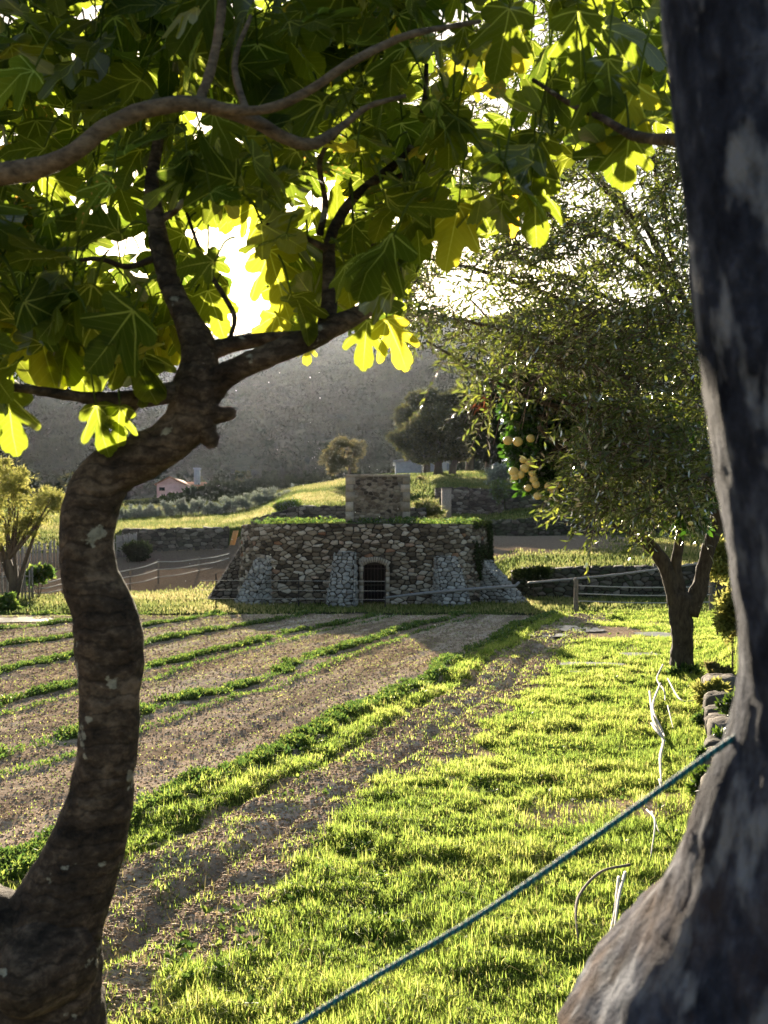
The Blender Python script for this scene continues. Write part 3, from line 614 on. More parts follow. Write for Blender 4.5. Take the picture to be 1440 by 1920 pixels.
# rough rocks on the right edge of the grass
def rock(x, y, z, sx_, sy_, sz_, rz, label, seed):
    n1, n2 = 30, 16; th, ph_ = np.meshgrid(np.linspace(.01, math.pi-.01, n2), np.linspace(0, 2*math.pi, n1, endpoint=False), indexing='ij'); D = np.stack([np.sin(th)*np.cos(ph_), np.sin(th)*np.sin(ph_), np.cos(th)], -1)
    D = D/(np.abs(D)**5).sum(-1, keepdims=True)**.2; k = 1+.5*(fbm(D[..., 0]*1.6+seed, D[..., 1]*1.6, D[..., 2]*1.6, s=seed)-.5)+.22*(fbm(D[..., 0]*2+seed, D[..., 1]*2, D[..., 2]*9, s=seed+3)-.5)
    V = D*k[..., None]*np.array((sx_, sy_, sz_)); c_, s_ = math.cos(rz), math.sin(rz); V = np.stack([V[..., 0]*c_-V[..., 1]*s_+x, V[..., 0]*s_+V[..., 1]*c_+y, V[..., 2]+z], -1)
    i = np.arange(n2-1)[:, None]*n1; j = np.arange(n1)[None]; mb = MB(); mb.add(V, quads=np.stack([i+n1+j, i+n1+(j+1) % n1, i+(j+1) % n1, i+j], -1), tint=(random.uniform(.3, .9), random.uniform(0, .5), 0))
    tag(mb.build('rock', M['dark_stone']), label, 'rock', 'rough rocks along the right edge of the grass')
onm = ['nearest', 'second', 'third', 'fourth', 'fifth', 'sixth', 'seventh', 'eighth', 'ninth', 'tenth', 'farthest']
yR = 7.6
for k in range(11):
    L_ = random.uniform(.30, .5); x = RS*yR+.22+random.uniform(-.06, .08); rock(x+.12, yR, random.uniform(.05, .16), random.uniform(.16, .26), L_*.62, random.uniform(.12, .24), -.28+random.uniform(-.3, .3), ('%s rough dark rock along the right edge of the grass, counted from the near trunk' % onm[k]) if 0 < k < 10 else '%s rough dark rock along the right edge of the grass' % onm[k], 300+k)
    yR += L_*1.75
# pillar, shed, houses
mb = MB(); x, y = pw_(837, 66); z0, z1 = y2z(66, 975), y2z(66, 918); mb.box((x, y, (z0+z1)/2), (.29, .25, (z1-z0)/2)); mb.box((x, y, z1+.035), (.31, .27, .03))
tag(mb.build('stone_pillar', M['pillar']), 'square brown concrete pillar standing beyond the kiln roof', 'pillar')
def house(name, label, cat, Y_, x0, x1, ye, yb, depth, wallm, roofm, rise, slope='gable', win=()):
    xa, xb = pw_(x0, Y_)[0], pw_(x1, Y_)[0]; ze, zb_ = y2z(Y_, ye), y2z(Y_, yb)-1
    t = empty(name, ((xa+xb)/2, Y_+depth/2, zb_), label, cat); m_ = MB(); m_.box(((xa+xb)/2, Y_+depth/2, (ze+zb_)/2), ((xb-xa)/2, depth/2, (ze-zb_)/2))
    xm = (xa+xb)/2; e = .25
    if slope == 'gable':
        m_.add([(xa, Y_, ze), (xb, Y_, ze), (xm, Y_, ze+rise), (xa, Y_+depth, ze), (xb, Y_+depth, ze), (xm, Y_+depth, ze+rise)], tris=[(0, 1, 2), (3, 5, 4)])
    m_.build('wall', M[wallm], t)
    m_ = MB()
    if slope == 'gable':
        for sg_ in (-1, 1):
            xe = xm+sg_*((xb-xa)/2+e); za = ze-e*rise/((xb-xa)/2); V = []
            for yy in (Y_-e, Y_+depth+e):
                V += [(xm, yy, ze+rise+.02), (xe, yy, za+.02), (xe, yy, za+.14), (xm, yy, ze+rise+.14)]
            m_.add(V, quads=[(0, 1, 2, 3), (4, 7, 6, 5), (0, 4, 5, 1), (3, 2, 6, 7), (1, 5, 6, 2)])
    else:
        m_.add([(xa-e, Y_-e, ze+.02), (xb+e, Y_-e, ze+.02+rise), (xb+e, Y_+depth+e, ze+.02+rise), (xa-e, Y_+depth+e, ze+.02), (xa-e, Y_-e, ze+.14), (xb+e, Y_-e, ze+.14+rise), (xb+e, Y_+depth+e, ze+.14+rise), (xa-e, Y_+depth+e, ze+.14)],
               quads=[(0, 3, 2, 1), (4, 5, 6, 7), (0, 1, 5, 4), (1, 2, 6, 5), (2, 3, 7, 6), (3, 0, 4, 7)])
    rf = m_.build('roof', M[roofm], t)
    for (wx, wy, ww, wh, nm, mt) in win:
        m_ = MB(); X_, _ = pw_(wx, Y_); m_.box((X_, Y_-.04, y2z(Y_, wy)), (ww/2, .05, wh/2)); m_.build(nm, M[mt], t)
    return t, rf
h, rf = house('farmhouse', 'small pink house with a clay tiled roof behind the hedge', 'house', 135, 294, 343, 908, 950, 9, 'pinkwall', 'tiles', .85, win=((304, 917, .7, .45, 'window', 'void'),))
mb = MB(); X_, _ = pw_(367, 138); mb.box((X_, 139, y2z(138, 893)), (.35, .35, 1.0)); mb.box((X_, 139, y2z(138, 893)+1.05), (.45, .45, .08)); mb.build('chimney', M['plaster'], h)
mb = MB(); xa, xb = pw_(343, 140)[0], pw_(388, 140)[0]; ze = y2z(140, 915)
mb.add([(xa-1, 139, ze-.3), (xb, 139, ze-.3), (xb-.4, 142, ze+.9), (xa-1.4, 142, ze+.9), (xa-1, 139, ze-3), (xb, 139, ze-3), (xb, 145, ze-3), (xa-1, 145, ze-3), (xb, 145, ze-.3), (xa-1, 145, ze-.3)], quads=[(0, 1, 2, 3), (4, 5, 1, 0), (1, 5, 6, 8), (3, 2, 8, 9), (4, 0, 9, 7)], tris=[(1, 8, 2), (0, 3, 9)])
mb.build('side_roof', M['tiles'], h)
house('shed', 'grey blue shed with a slanting roof beside the dark oaks', 'shed', 112, 742, 790, 866, 900, 6, 'plaster', 'sheetmetal', .5, 'mono')
house('outbuilding', 'pale low outbuilding with a door seen through the oak trunks', 'outbuilding', 116, 796, 842, 868, 895, 5, 'plaster', 'sheetmetal', .35, 'mono', win=((829, 880, 1.0, 1.6, 'door', 'white'),))
house('outbuilding', 'light blue outbuilding to the left of the yellow fruit', 'outbuilding', 118, 929, 990, 850, 885, 6, 'plaster', 'white', .2, 'mono')

# ------------------------------------------------------------------ fences, posts, pipes
def post(px, yt, Y_, w_=.05, mat='wood', lean=0, yb=None, name='fence_post', label=None, parent=None):
    x, y = pw_(px, Y_); z0 = (y2z(Y_, yb) if yb else tz(x, y))-.1; z1 = y2z(Y_, yt); mb = MB(); mb.tube([(x, y, z0), (x+lean*(z1-z0), y, z1)], [w_, w_*.85], 7, rough=.3, fr=3); o = mb.build(name, M[mat], parent, True); return o
f = empty('rope_fence', (-8, 45, 0), 'rope fence on thin dark posts along the dirt lane left of the kiln', 'fence')
FP = [(60, 1092, 1120, 38), (118, 1080, 1115, 40), (180, 1072, 1112, 42), (244, 1064, 1107, 44), (297, 1049, 1097, 46), (373, 1044, 1080, 50), (430, 1034, 1062, 54)]
for px, yt, yb, Y_ in FP: post(px, yt, Y_, .045, yb=yb, name='post', parent=f)
for q in range(3):
    mb = MB(); P = []
    for k, (px, yt, yb, Y_) in enumerate(FP): P.append(np.array(W(px, yt+4+q*(yb-yt)*.30, Y_-.05)))
    for a, b in zip(P[:-1], P[1:]): mb.tube([a, (a+b)/2-np.array((0, 0, .05)), b], .022, 5, step=.5)
    mb.build('rope', M['rope'], f)
f = empty('rope_fence', (6.8, 32.5, 0), 'wooden post with sagging ropes running right toward the olive trunk', 'fence')
post(1080, 1085, 30.6, .075, 'wood', yb=1147, name='post', parent=f); post(1333, 1078, 30.6, .06, 'wood', yb=1147, name='post', parent=f)
for yy in (1098, 1113, 1127):
    mb = MB(); a, b = np.array(W(1085, yy, 30.5)), np.array(W(1333, yy+2, 30.5)); mb.tube([a, (a+b)/2-np.array((0, 0, .04)), b], .017, 5, step=.4); mb.build('rope', M['rope'], f)
mb = MB(); mb.tube([W(990, 1093, 33.2), W(1160, 1077, 33.4), W(1345, 1052, 33.6)], .035, 8, step=.5); tag(mb.build('rail_pipe', M['pipe'], smooth=True), 'long thin grey rail rising to the right behind the wooden post', 'rail')
mb = MB(); mb.tube([W(720, 1121, 31.8), W(790, 1113, 31.9), W(880, 1105, 32), W(966, 1099, 32.2)], [.03, .045, .05, .05], 8, step=.3)
mb.tube([W(966, 1099, 32.2), W(973, 1092, 32.3)], .04, 8); tag(mb.build('irrigation_pipe', M['pipe'], smooth=True), 'grey irrigation pipe held low across the front of the kiln', 'pipe')
f = empty('wire_fence', (-3, 31.6, 0), 'thin wire fence in front of the left kiln buttresses', 'fence')
for px in (405, 560, 722): post(px, 1075 if px != 722 else 1085, 31.6, .022, 'iron', yb=1143, name='post', parent=f)
for yy in (1088, 1106, 1122):
    mb = MB(); mb.tube([W(375, yy, 31.55), W(560, yy+1, 31.55), W(722, yy+2, 31.55)], .007, 4, step=1); mb.build('wire', M['rope'], f)
mb = MB(); a, b = np.array(W(432, 1022, 37.6)), np.array(W(439, 995, 37.6)); mb.box((a+b)/2, (.09, .05, (b-a)[2]/2), lean=(.25, 0)); tag(mb.build('wooden_stake', M['freshwood']), 'short sunlit yellow wooden stake on the leftmost buttress', 'stake')
def palings(name, label, p0, p1, n_, hh, mat='greywood', gap=.5):
    t = empty(name, ((p0[0]+p1[0])/2, (p0[1]+p1[1])/2, tz(*p0)), label, 'fence')
    for k in range(n_):
        f_ = k/(n_-1); x = p0[0]+(p1[0]-p0[0])*f_; y = p0[1]+(p1[1]-p0[1])*f_; z = p0[2 if len(p0) > 2 else 0]*0+tz(x, y); h_ = hh*random.uniform(.85, 1.08); sp = math.hypot(p1[0]-p0[0], p1[1]-p0[1])/n_
        mb = MB(); ww = sp*gap*.5; mb.box((x, y, z+h_/2), (ww, .015, h_/2), lean=(random.uniform(-.05, .05), 0)); mb.add([(x-ww, y-.015, z+h_), (x+ww, y-.015, z+h_), (x, y, z+h_+ww*1.3), (x-ww, y+.015, z+h_), (x+ww, y+.015, z+h_)], tris=[(0, 1, 2), (3, 2, 4), (0, 2, 3), (1, 4, 2)])
        mb.build('picket', M[mat], t)
    for q in (.25, .75):
        mb = MB(); mb.tube([(p0[0], p0[1]+.04, tz(*p0[:2])+hh*q), (p1[0], p1[1]+.04, tz(*p1[:2])+hh*q)], .03, 5); mb.build('rail', M[mat], t)
palings('picket_fence', 'weathered grey picket fence behind the yellow leaved tree at far left', pw_(-60, 35.5), pw_(62, 36.5), 18, 1.05)
palings('picket_fence', 'dark upright paling fence along the back of the lane at far left', pw_(-40, 50), pw_(112, 52), 30, 1.25, gap=.7)
palings('picket_fence', 'short paling fence against the left end of the long terrace wall', pw_(214, 57), pw_(256, 58.5), 10, 1.1, gap=.7)

# ------------------------------------------------------------------ puddles, bed of plastic
def puddle(px, py, rx, ry, label, seed):
    Y_ = FPX*EYE/(py-HOR); X_ = (px-720)/FPX*Y_; a = np.linspace(0, 2*math.pi, 48, endpoint=False); r_ = .55+.75*fbm(np.cos(a)*1.6+seed, np.sin(a)*1.6, s=seed)
    x = X_+rx*r_*np.cos(a); y = Y_+ry*r_*np.sin(a); z = np.full_like(x, float(terr(x, y).mean())+.012)
    mb = MB(); mb.add(np.vstack([np.stack([x, y, z], 1), [(X_, Y_, z[0])]]), tris=[(k, (k+1) % 48, 48) for k in range(48)]); return tag(mb.build('puddle', M['water']), label, kind='structure')
for p in PUD: puddle(p[0], p[1], p[2], p[3], 'shallow puddle on the wet ground reflecting the sky', p[5])

# ------------------------------------------------------------------ midground and far trees
def bl(px, py, Y_, rx, rz, ry=None, dy=0): # blob from photo pixels, radii in px
    c = W(px, py, Y_+dy); k = Y_/FPX; return (c, (rx*k, (ry or rx)*k, rz*k))
def trunk_at(px, yb, yt, Y_, r, lean=0): a, b = W(px, yb, Y_), W(px+lean, yt, Y_); m_ = W(px+lean*.3, (yb+yt)/2, Y_); return ([a, m_, b], [r, r*.8, r*.6])
def base_of(px, yb, Y_): return W(px, yb, Y_)
tree('oak_tree', 'broad round oak with sunlit rim standing in front of the shed', 'tree', base_of(760+60, 888, 97), [trunk_at(822, 890, 845, 97, .45), trunk_at(848, 890, 850, 97, .35, 12)],
     [bl(815, 800, 97, 52, 30), bl(775, 820, 97, 36, 26), bl(850, 810, 97, 34, 34), bl(800, 850, 97, 40, 18), bl(845, 845, 97, 32, 18), bl(820, 775, 97, 30, 14)], 52000, .34, 'oak_leaf', inner=.62)
tree('oak_tree', 'taller spreading oak behind the round one, its crown reaching left', 'tree', base_of(800, 890, 106), [trunk_at(800, 893, 800, 106, .4)],
     [bl(795, 752, 106, 34, 20), bl(760, 790, 106, 22, 18), bl(752, 822, 106, 14, 12), bl(830, 755, 106, 28, 18), bl(865, 745, 106, 28, 16), bl(780, 770, 106, 30, 20)], 26000, .36, 'oak_leaf', inner=.5)
tree('oak_tree', 'dark shaded oak rising behind the others near the yellow fruit', 'tree', base_of(905, 888, 110), [trunk_at(880, 890, 800, 110, .5, 10), trunk_at(915, 890, 820, 110, .4, 5)],
     [bl(900, 760, 110, 45, 34), bl(930, 800, 110, 38, 40), bl(890, 830, 110, 30, 30), bl(950, 750, 110, 40, 30), bl(925, 850, 110, 30, 18)], 42000, .40, 'dark_leaf', inner=.7)
tree('autumn_tree', 'small bronze leaved tree alone against the hillside', 'tree', base_of(652, 905, 88), [trunk_at(655, 908, 868, 88, .16)],
     [bl(645, 832, 88, 26, 16), bl(620, 850, 88, 20, 16), bl(668, 848, 88, 18, 18), bl(643, 865, 88, 30, 16), bl(625, 878, 88, 16, 12)], 7000, .26, 'autumn_leaf', fill=.1)
tree('olive_tree', 'young grey bush at the foot of the oaks', 'tree', base_of(690, 905, 92), [trunk_at(697, 905, 890, 92, .1)], [bl(790, 905, 92, 10, 14), bl(800, 912, 92, 8, 8)], 900, .2, 'autumn_leaf')
# silver young olives in a line below the hedge
SO = [(225, 962, 16), (252, 958, 18), (280, 955, 17), (310, 950, 20), (340, 948, 20), (372, 946, 21), (402, 950, 16), (425, 942, 22), (455, 938, 22), (485, 932, 22), (512, 926, 24), (540, 928, 22), (562, 932, 18)]
wsil = ['the far left end of the line', 'by the trunk of the fig', 'right of the fig trunk', 'below the pink house', 'right of the pink house', 'under the middle of the hedge']
for k, (px, py, r_) in enumerate(SO):
    Y_ = 78+k*.8; n_ = 2400; r_ *= .95; py += 5
    lab = 'silver grey young olive, number from the left %d in the line below the hedge' % (k+1)
    ordn = ['first', 'second', 'third', 'fourth', 'fifth', 'sixth', 'seventh', 'eighth', 'ninth', 'tenth', 'eleventh', 'twelfth', 'last']
    lab = '%s silver grey young olive from the left below the dark hedge' % ordn[k] if k < 12 else 'rightmost silver grey young olive, nearest the bronze tree, below the hedge'
    tree('young_olive', lab, 'tree', base_of(px, py+r_, Y_), [trunk_at(px, py+r_+3, py, Y_, .06)], [bl(px, py-3, Y_, r_*.8, r_*.8), bl(px+r_*.5, py+5, Y_, r_*.6, r_*.55), bl(px-r_*.5, py+6, Y_, r_*.55, r_*.5)], n_, .2, 'silver_leaf', group='young olives below the hedge', fill=.2, asp=.35)
# hedge
hb = [(250, 948), (290, 942), (330, 932), (370, 920), (405, 911), (440, 911), (475, 907), (510, 905), (545, 904), (580, 905), (615, 906), (645, 908)]
t = empty('hedge', W(440, 945, 102), 'long dark clipped looking hedge climbing right below the hill', 'hedge'); mb = MB(); bb = [bl(x, y+12, 100, 24, 15, 18) for x, y in hb]+[bl(x+18, y+18, 100, 22, 18, 18) for x, y in hb]
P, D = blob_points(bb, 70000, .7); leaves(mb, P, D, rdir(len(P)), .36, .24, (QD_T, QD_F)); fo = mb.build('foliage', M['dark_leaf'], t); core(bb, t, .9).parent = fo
for x, y in hb: mb = MB(); mb.tube([W(x, y+42, 100), W(x+3, y+5, 100)], .12, 5); mb.build('stem', M['far_bark'], t)
# wooded belt at the hill foot: single far trees
for k in range(30):
    px = -60+k*40+random.uniform(-9, 9); Y_ = random.uniform(150, 185); yy = random.uniform(893, 905)+(6 if px < 400 else 0); r_ = random.uniform(11, 20)
    if 285 < px < 400: yy = 905; r_ = 8; Y_ = 175
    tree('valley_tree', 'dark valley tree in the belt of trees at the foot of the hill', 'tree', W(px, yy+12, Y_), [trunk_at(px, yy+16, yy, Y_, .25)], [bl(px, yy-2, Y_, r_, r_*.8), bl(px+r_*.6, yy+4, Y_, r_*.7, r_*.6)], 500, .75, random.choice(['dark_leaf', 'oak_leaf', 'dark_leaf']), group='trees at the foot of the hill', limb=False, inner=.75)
# bushes
def bush(px, py, Y_, r_, rz, n_, size, mat, label, asp=.4, name='bush'):
    x, y = pw_(px, Y_); t = empty(name, (x, y, tz(x, y)), label, 'bush'); mb = MB(); b0 = np.array((x, y, tz(x, y)-.05))
    P = np.array(W(px, py, Y_)); k_ = Y_/FPX
    for q in range(7): mb.tube([b0, P+rng.normal(size=3)*k_*r_*.4], [.025*k_*50/2, .008*k_*50/2], 5)
    mb.build('stem', M['far_bark'], t, True); mb = MB(); bs = [bl(px, py, Y_, r_, rz)]+[bl(px+random.uniform(-.7, .7)*r_, py+random.uniform(-.5, .5)*rz, Y_, r_*.5, rz*.5) for _ in range(4)]
    P, D = blob_points(bs, n_, .2); D[:, 2] += .4; leaves(mb, P, D, rdir(n_), size*(.6+.7*rng.random(n_)), size*asp, (QD_T, QD_F)); mb.build('foliage', M[mat], t); return t
bush(805, 957, 60, 24, 18, 2600, .32, 'far_grass', 'straw green tuft of tall grass between the roof block and the pillar', .15, 'tall_grass')
bush(935, 893, 76, 26, 22, 3000, .22, 'silver_leaf', 'pale feathery bush on the sunlit terrace above the stone wall')
bush(935, 925, 72, 16, 22, 1800, .2, 'bush_leaf', 'green shrub hanging over the stone wall right of the pillar')
bush(540, 950, 61, 26, 16, 2600, .2, 'bush_leaf', 'yellow green bush behind the left part of the kiln roof')
bush(258, 1036, 55, 24, 20, 3000, .2, 'dark_leaf', 'round dark bush at the back of the lane behind the fig trunk')
bush(10, 1135, 31, 24, 18, 900, .24, 'weed', 'leafy green bush at the extreme left edge of the field', .6)
bush(72, 1080, 37, 20, 18, 700, .25, 'weed', 'bright green plant at the end of the grey picket fence', .6)
bush(402, 1152, 29.2, 16, 6, 1400, .08, 'weed', 'small green tuft of weeds at the far end of a bed left of the kiln', .5)
bush(1000, 1075, 37.0, 40, 12, 2500, .12, 'dark_leaf', 'dark brambles against the low bank just right of the kiln')
bush(1345, 1050, 22, 25, 40, 3000, .13, 'yellow_leaf', 'sunlit yellow green shrub between the olive limb and the huge trunk')
bush(1372, 1150, 15, 30, 50, 2500, .11, 'yellow_leaf', 'sunlit weeds on the bank beside the huge trunk')
bush(1290, 1262, 15.8, 30, 12, 900, .10, 'weed', 'low green weeds round the foot of the olive')
bush(1350, 1265, 14.5, 22, 25, 900, .10, 'autumn_leaf', 'dry brown weeds on the bank right of the olive foot')
bush(1370, 1330, 10.5, 20, 30, 700, .08, 'bush_leaf', 'green weeds growing over the row of rocks')
bush(1352, 1400, 9.6, 26, 34, 900, .07, 'bush_leaf', 'green weeds spilling over the middle of the row of rocks')
bush(1330, 1300, 12.5, 24, 24, 900, .08, 'yellow_leaf', 'yellow weeds at the far end of the row of rocks')
for k_b, (bx_, by_b, bY) in enumerate([(1322, 1345, 11.6), (1335, 1285, 13.6), (1330, 1420, 9.0)]): bush(bx_, by_b, bY, 16, 16, 700, .07, ['weed', 'autumn_leaf', 'weed'][k_b], ['low green weed clump at the foot of the row of rocks', 'dry straw clump near the far end of the row of rocks', 'green weed clump at the near end of the row of rocks'][k_b])
bush(1320, 1470, 8.2, 26, 40, 700, .07, 'bush_leaf', 'green weeds below the row of rocks where the teal rope passes')
# yellow leaved tree at left
Yt = 33.5; bx, by_ = pw_(27, Yt)
t = tree('willow_tree', 'yellow green leaved tree with forked trunk at the left edge of the field', 'tree', (bx, by_, 0),
     [([W(27, 1136, Yt), W(24, 1090, Yt), W(15, 1050, Yt)], [.16, .13, .10]), ([W(27, 1130, Yt), W(40, 1080, Yt), W(55, 1030, Yt), W(75, 980, Yt)], [.10, .08, .06, .03]), ([W(24, 1100, Yt), W(5, 1050, Yt), W(-20, 990, Yt)], [.09, .07, .03]), ([W(30, 1095, Yt), W(28, 1020, Yt), W(35, 950, Yt)], [.07, .05, .03])],
     [bl(20, 915, Yt, 55, 50), bl(85, 945, Yt, 50, 42), bl(-50, 930, Yt, 60, 50), bl(40, 985, Yt, 45, 24), bl(105, 935, Yt, 26, 26), bl(-20, 1010, Yt, 40, 24), bl(30, 895, Yt, 34, 24)], 15000, .12, 'yellow_leaf', fill=.1, asp=.3)
# saplings on the hillside foot, small dotted shrubs along left terrace
# ------------------------------------------------------------------ olive tree on the right
OY = 16.0
ol = empty('olive_tree', (W(1280, 1265, OY)[0], OY, 0), 'dark trunked olive tree with glittering small leaves overhanging the grass at right', 'tree')
mb = MB()
mb.tube([W(1280, 1290, OY), W(1279, 1255, OY), W(1277, 1200, OY), W(1276, 1150, OY), W(1278, 1115, OY)], [.22, .175, .16, .165, .19], 18, step=.05, rough=.22, lump=.25, fr=5)
mb.tube([W(1268, 1130, OY), W(1250, 1070, OY), W(1225, 1030, OY), W(1190, 1000, OY-.3), W(1150, 960, OY-.8), W(1090, 880, OY-1.4), W(1010, 800, OY-2)], [.13, .11, .095, .08, .065, .05, .03], 12, step=.07, rough=.25, fr=5)
mb.tube([W(1276, 1120, OY), W(1268, 1060, OY), W(1275, 1000, OY), W(1265, 900, OY-.4), W(1210, 780, OY-1), W(1130, 660, OY-1.6), W(1020, 560, OY-2)], [.11, .08, .07, .065, .06, .05, .03], 12, step=.07, rough=.25, fr=5)
mb.tube([W(1290, 1150, OY), W(1312, 1100, OY), W(1325, 1040, OY), W(1345, 970, OY), W(1350, 850, OY-.3), W(1320, 700, OY-.9), W(1280, 560, OY-1.5), W(1200, 400, OY-2)], [.15, .12, .105, .10, .085, .07, .055, .04], 12, step=.07, rough=.25, fr=5)
limbs = []
def brtree(st, en, r0, nsub, Yv):
    st, en = np.array(st), np.array(en); m_ = (st+en)/2+rng.normal(size=3)*.18; mb.tube([st, m_, en], [r0, r0*.65, r0*.25], 7, step=.12, rough=.2); limbs.append((st, m_, en))
OB = [((1190, 790), (800, 640)), ((1240, 720), (880, 560)), ((1210, 780), (950, 700)), ((1300, 640), (930, 470)), ((1300, 640), (1020, 400)), ((1270, 560), (1080, 300)), ((1250, 520), (880, 380)), ((1200, 420), (1000, 200)), ((1260, 480), (1200, 180)), ((1330, 760), (1160, 620)), ((1260, 880), (1130, 840)), ((1340, 900), (1220, 930)), ((1190, 1000), (1110, 950)), ((1320, 960), (1290, 900)), ((1150, 700), (760, 580)), ((1150, 600), (780, 480))]
for a, b in OB: brtree(W(*a, OY-random.uniform(.5, 1.5)), W(*b, OY-random.uniform(.5, 3.2)), .045, 0, 0)
mb.build('trunk', M['olive_bark'], ol, True)
poly = [(742, 500), (745, 665), (800, 660), (870, 700), (905, 735), (930, 755), (990, 690), (1050, 720), (1062, 800), (1066, 900), (1085, 945), (1130, 950), (1180, 965), (1230, 985), (1260, 960), (1290, 965), (1325, 935), (1360, 900), (1360, 0), (1000, 0), (800, 60), (760, 380)]
pg = np.array(poly, float)
def inside(x, y, pg):
    r_ = np.zeros(len(x), bool); j_ = len(pg)-1
    for i_ in range(len(pg)):
        xi, yi = pg[i_]; xj, yj = pg[j_]; c_ = ((yi > y) != (yj > y)) & (x < (xj-xi)*(y-yi)/(yj-yi+1e-9)+xi); r_ ^= c_; j_ = i_
    return r_
mt = MB(); ml = MB(); NTW = 3300
tx_ = rng.uniform(730, 1360, NTW*3); ty_ = rng.uniform(0, 1040, NTW*3); dd = rng.uniform(-2.8, 1.2, NTW*3)
ok = inside(tx_, ty_, pg)
dens = fbm(tx_/70, ty_/50, dd*.8, s=71); edge = np.clip((ty_-50)/300, .55, 1)
thr = .50-.085*sstep(560, 800, ty_)-.12*sstep(780, 1000, ty_)*1.0+.05*(tx_ < 960); ok &= dens > thr; ok &= rng.random(len(ok)) < edge
idx = np.where(ok)[0][:NTW]
for k in idx:
    c = np.array(W(tx_[k], ty_[k], OY+dd[k]-1.0)); d = unit(rng.normal(size=3)*np.array((1, .9, .5))+np.array((-.5, -.3, -.15))); ln = random.uniform(.35, .7); dn = np.array((0, 0, -random.uniform(.05, .35)))
    p0, p1, p2 = c, c+d*ln*.5+dn*.15, c+d*ln+dn*.7
    mt.tube([p0, p1, p2], [.008, .006, .003], 3, step=.2)
    m_ = 14; tt = np.linspace(.1, 1, m_)[:, None]; P = p0*(1-tt)**2+2*p1*tt*(1-tt)+p2*tt**2; s_ = unit(np.cross(d, rng.normal(size=3))); sg_ = np.where(np.arange(m_) % 2, 1, -1)[:, None]
    D = d*.8+s_*sg_*.8+rng.normal(size=(m_, 3))*.35; leaves(ml, P, D, rng.normal(size=(m_, 3))+np.array((0, 0, .8)), .128*(.6+.6*rng.random(m_)), .030, tint=np.clip(rng.normal(.5, .25, m_), 0, 1))
mt.build('twigs', M['twig'], ol); ml.build('crown', M['olive_leaf'], ol)
# dry red sprig and bare drooping twigs
mb = MB(); md = MB()
for q in range(50):
    a = W(random.uniform(950, 1250), random.uniform(540, 700), OY-2.6); e = np.array(a)+np.array((-random.uniform(.2, .9), random.uniform(-.3, .3), -random.uniform(.5, 1.1))); m_ = (np.array(a)+e)/2+np.array((-.15, 0, .12)); md.tube([a, m_, e], [.009, .007, .004], 4, step=.1)
md.build('bare_twigs', M['twig'], ol)
P = np.array([W(905+random.uniform(-18, 18), 752+random.uniform(-14, 14), OY-2.7) for _ in range(15)]); leaves(mb, P, rng.normal(size=(15, 3))*.4+np.array((-.8, 0, -.5)), rdir(15), .12, .028); mb.build('dry_sprig', M['red_leaf'], ol)
# ------------------------------------------------------------------ citrus
CY = 15.2
ct = empty('citrus_tree', (W(1408, 1240, CY)[0], CY, 0), 'dark green citrus tree hung with pale yellow fruit behind the olive', 'tree')
mb = MB(); mb.tube([W(1408, 1245, CY), W(1408, 1100, CY), W(1390, 960, CY), W(1300, 860, CY), W(1150, 800, CY), W(1010, 780, CY-.3)], [.13, .12, .10, .08, .06, .03], 10, step=.1, rough=.15)
mb.tube([W(1150, 800, CY), W(1060, 830, CY-.3), W(1000, 880, CY-.4)], [.04, .03, .015], 8, step=.1); mb.build('trunk', M['olive_bark'], ct, True)
bs = [bl(995, 760, CY, 48, 50), bl(1000, 830, CY, 44, 45), bl(1010, 890, CY, 42, 30), bl(985, 720, CY, 36, 25), bl(1080, 800, CY, 60, 60), bl(1160, 850, CY, 60, 50), bl(1290, 930, CY, 50, 60), bl(1220, 820, CY, 80, 60), bl(1035, 925, CY, 16, 12)]
mb = MB(); P, D = blob_points(bs, 15000, .1); D[:, 2] -= .3; leaves(mb, P, D, rdir(len(P)), .13*(.7+.5*rng.random(len(P))), .06); P, D = blob_points(bs[:4]+bs[-1:], 11000, .1); leaves(mb, P, D, rdir(len(P)), .13*(.7+.5*rng.random(len(P))), .06); mb.build('crown', M['citrus_leaf'], ct)
FR = [(952, 826), (971, 828), (995, 822), (981, 862), (993, 868), (984, 878), (966, 893), (976, 890), (1001, 899), (1005, 908), (990, 915), (1008, 930), (1030, 912), (1045, 908), (963, 884), (1295, 981), (1040, 920), (998, 888)]
def sphere(mb, c, r_, n1=14, n2=9, sq=.93):
    th = np.linspace(0, math.pi, n2); phh = np.linspace(0, 2*math.pi, n1, endpoint=False)
    V = np.array([(c[0]+r_*math.sin(a)*math.cos(b), c[1]+r_*math.sin(a)*math.sin(b), c[2]+r_*sq*math.cos(a)) for a in th for b in phh]); i = np.arange(n2-1)[:, None]*n1; j = np.arange(n1)[None]
    mb.add(V, quads=np.stack([i+n1+j, i+n1+(j+1) % n1, i+(j+1) % n1, i+j], -1))
fr0 = None
for k, (px, py) in enumerate(FR):
    c = W(px, py, CY-.75 if px < 1200 else 11.9)
    mb = MB(); sphere(mb, c, .064*random.uniform(.8, 1.1)*(1 if px < 1200 else .55)); mb.build('fruit', M['fruit'], ct, True)

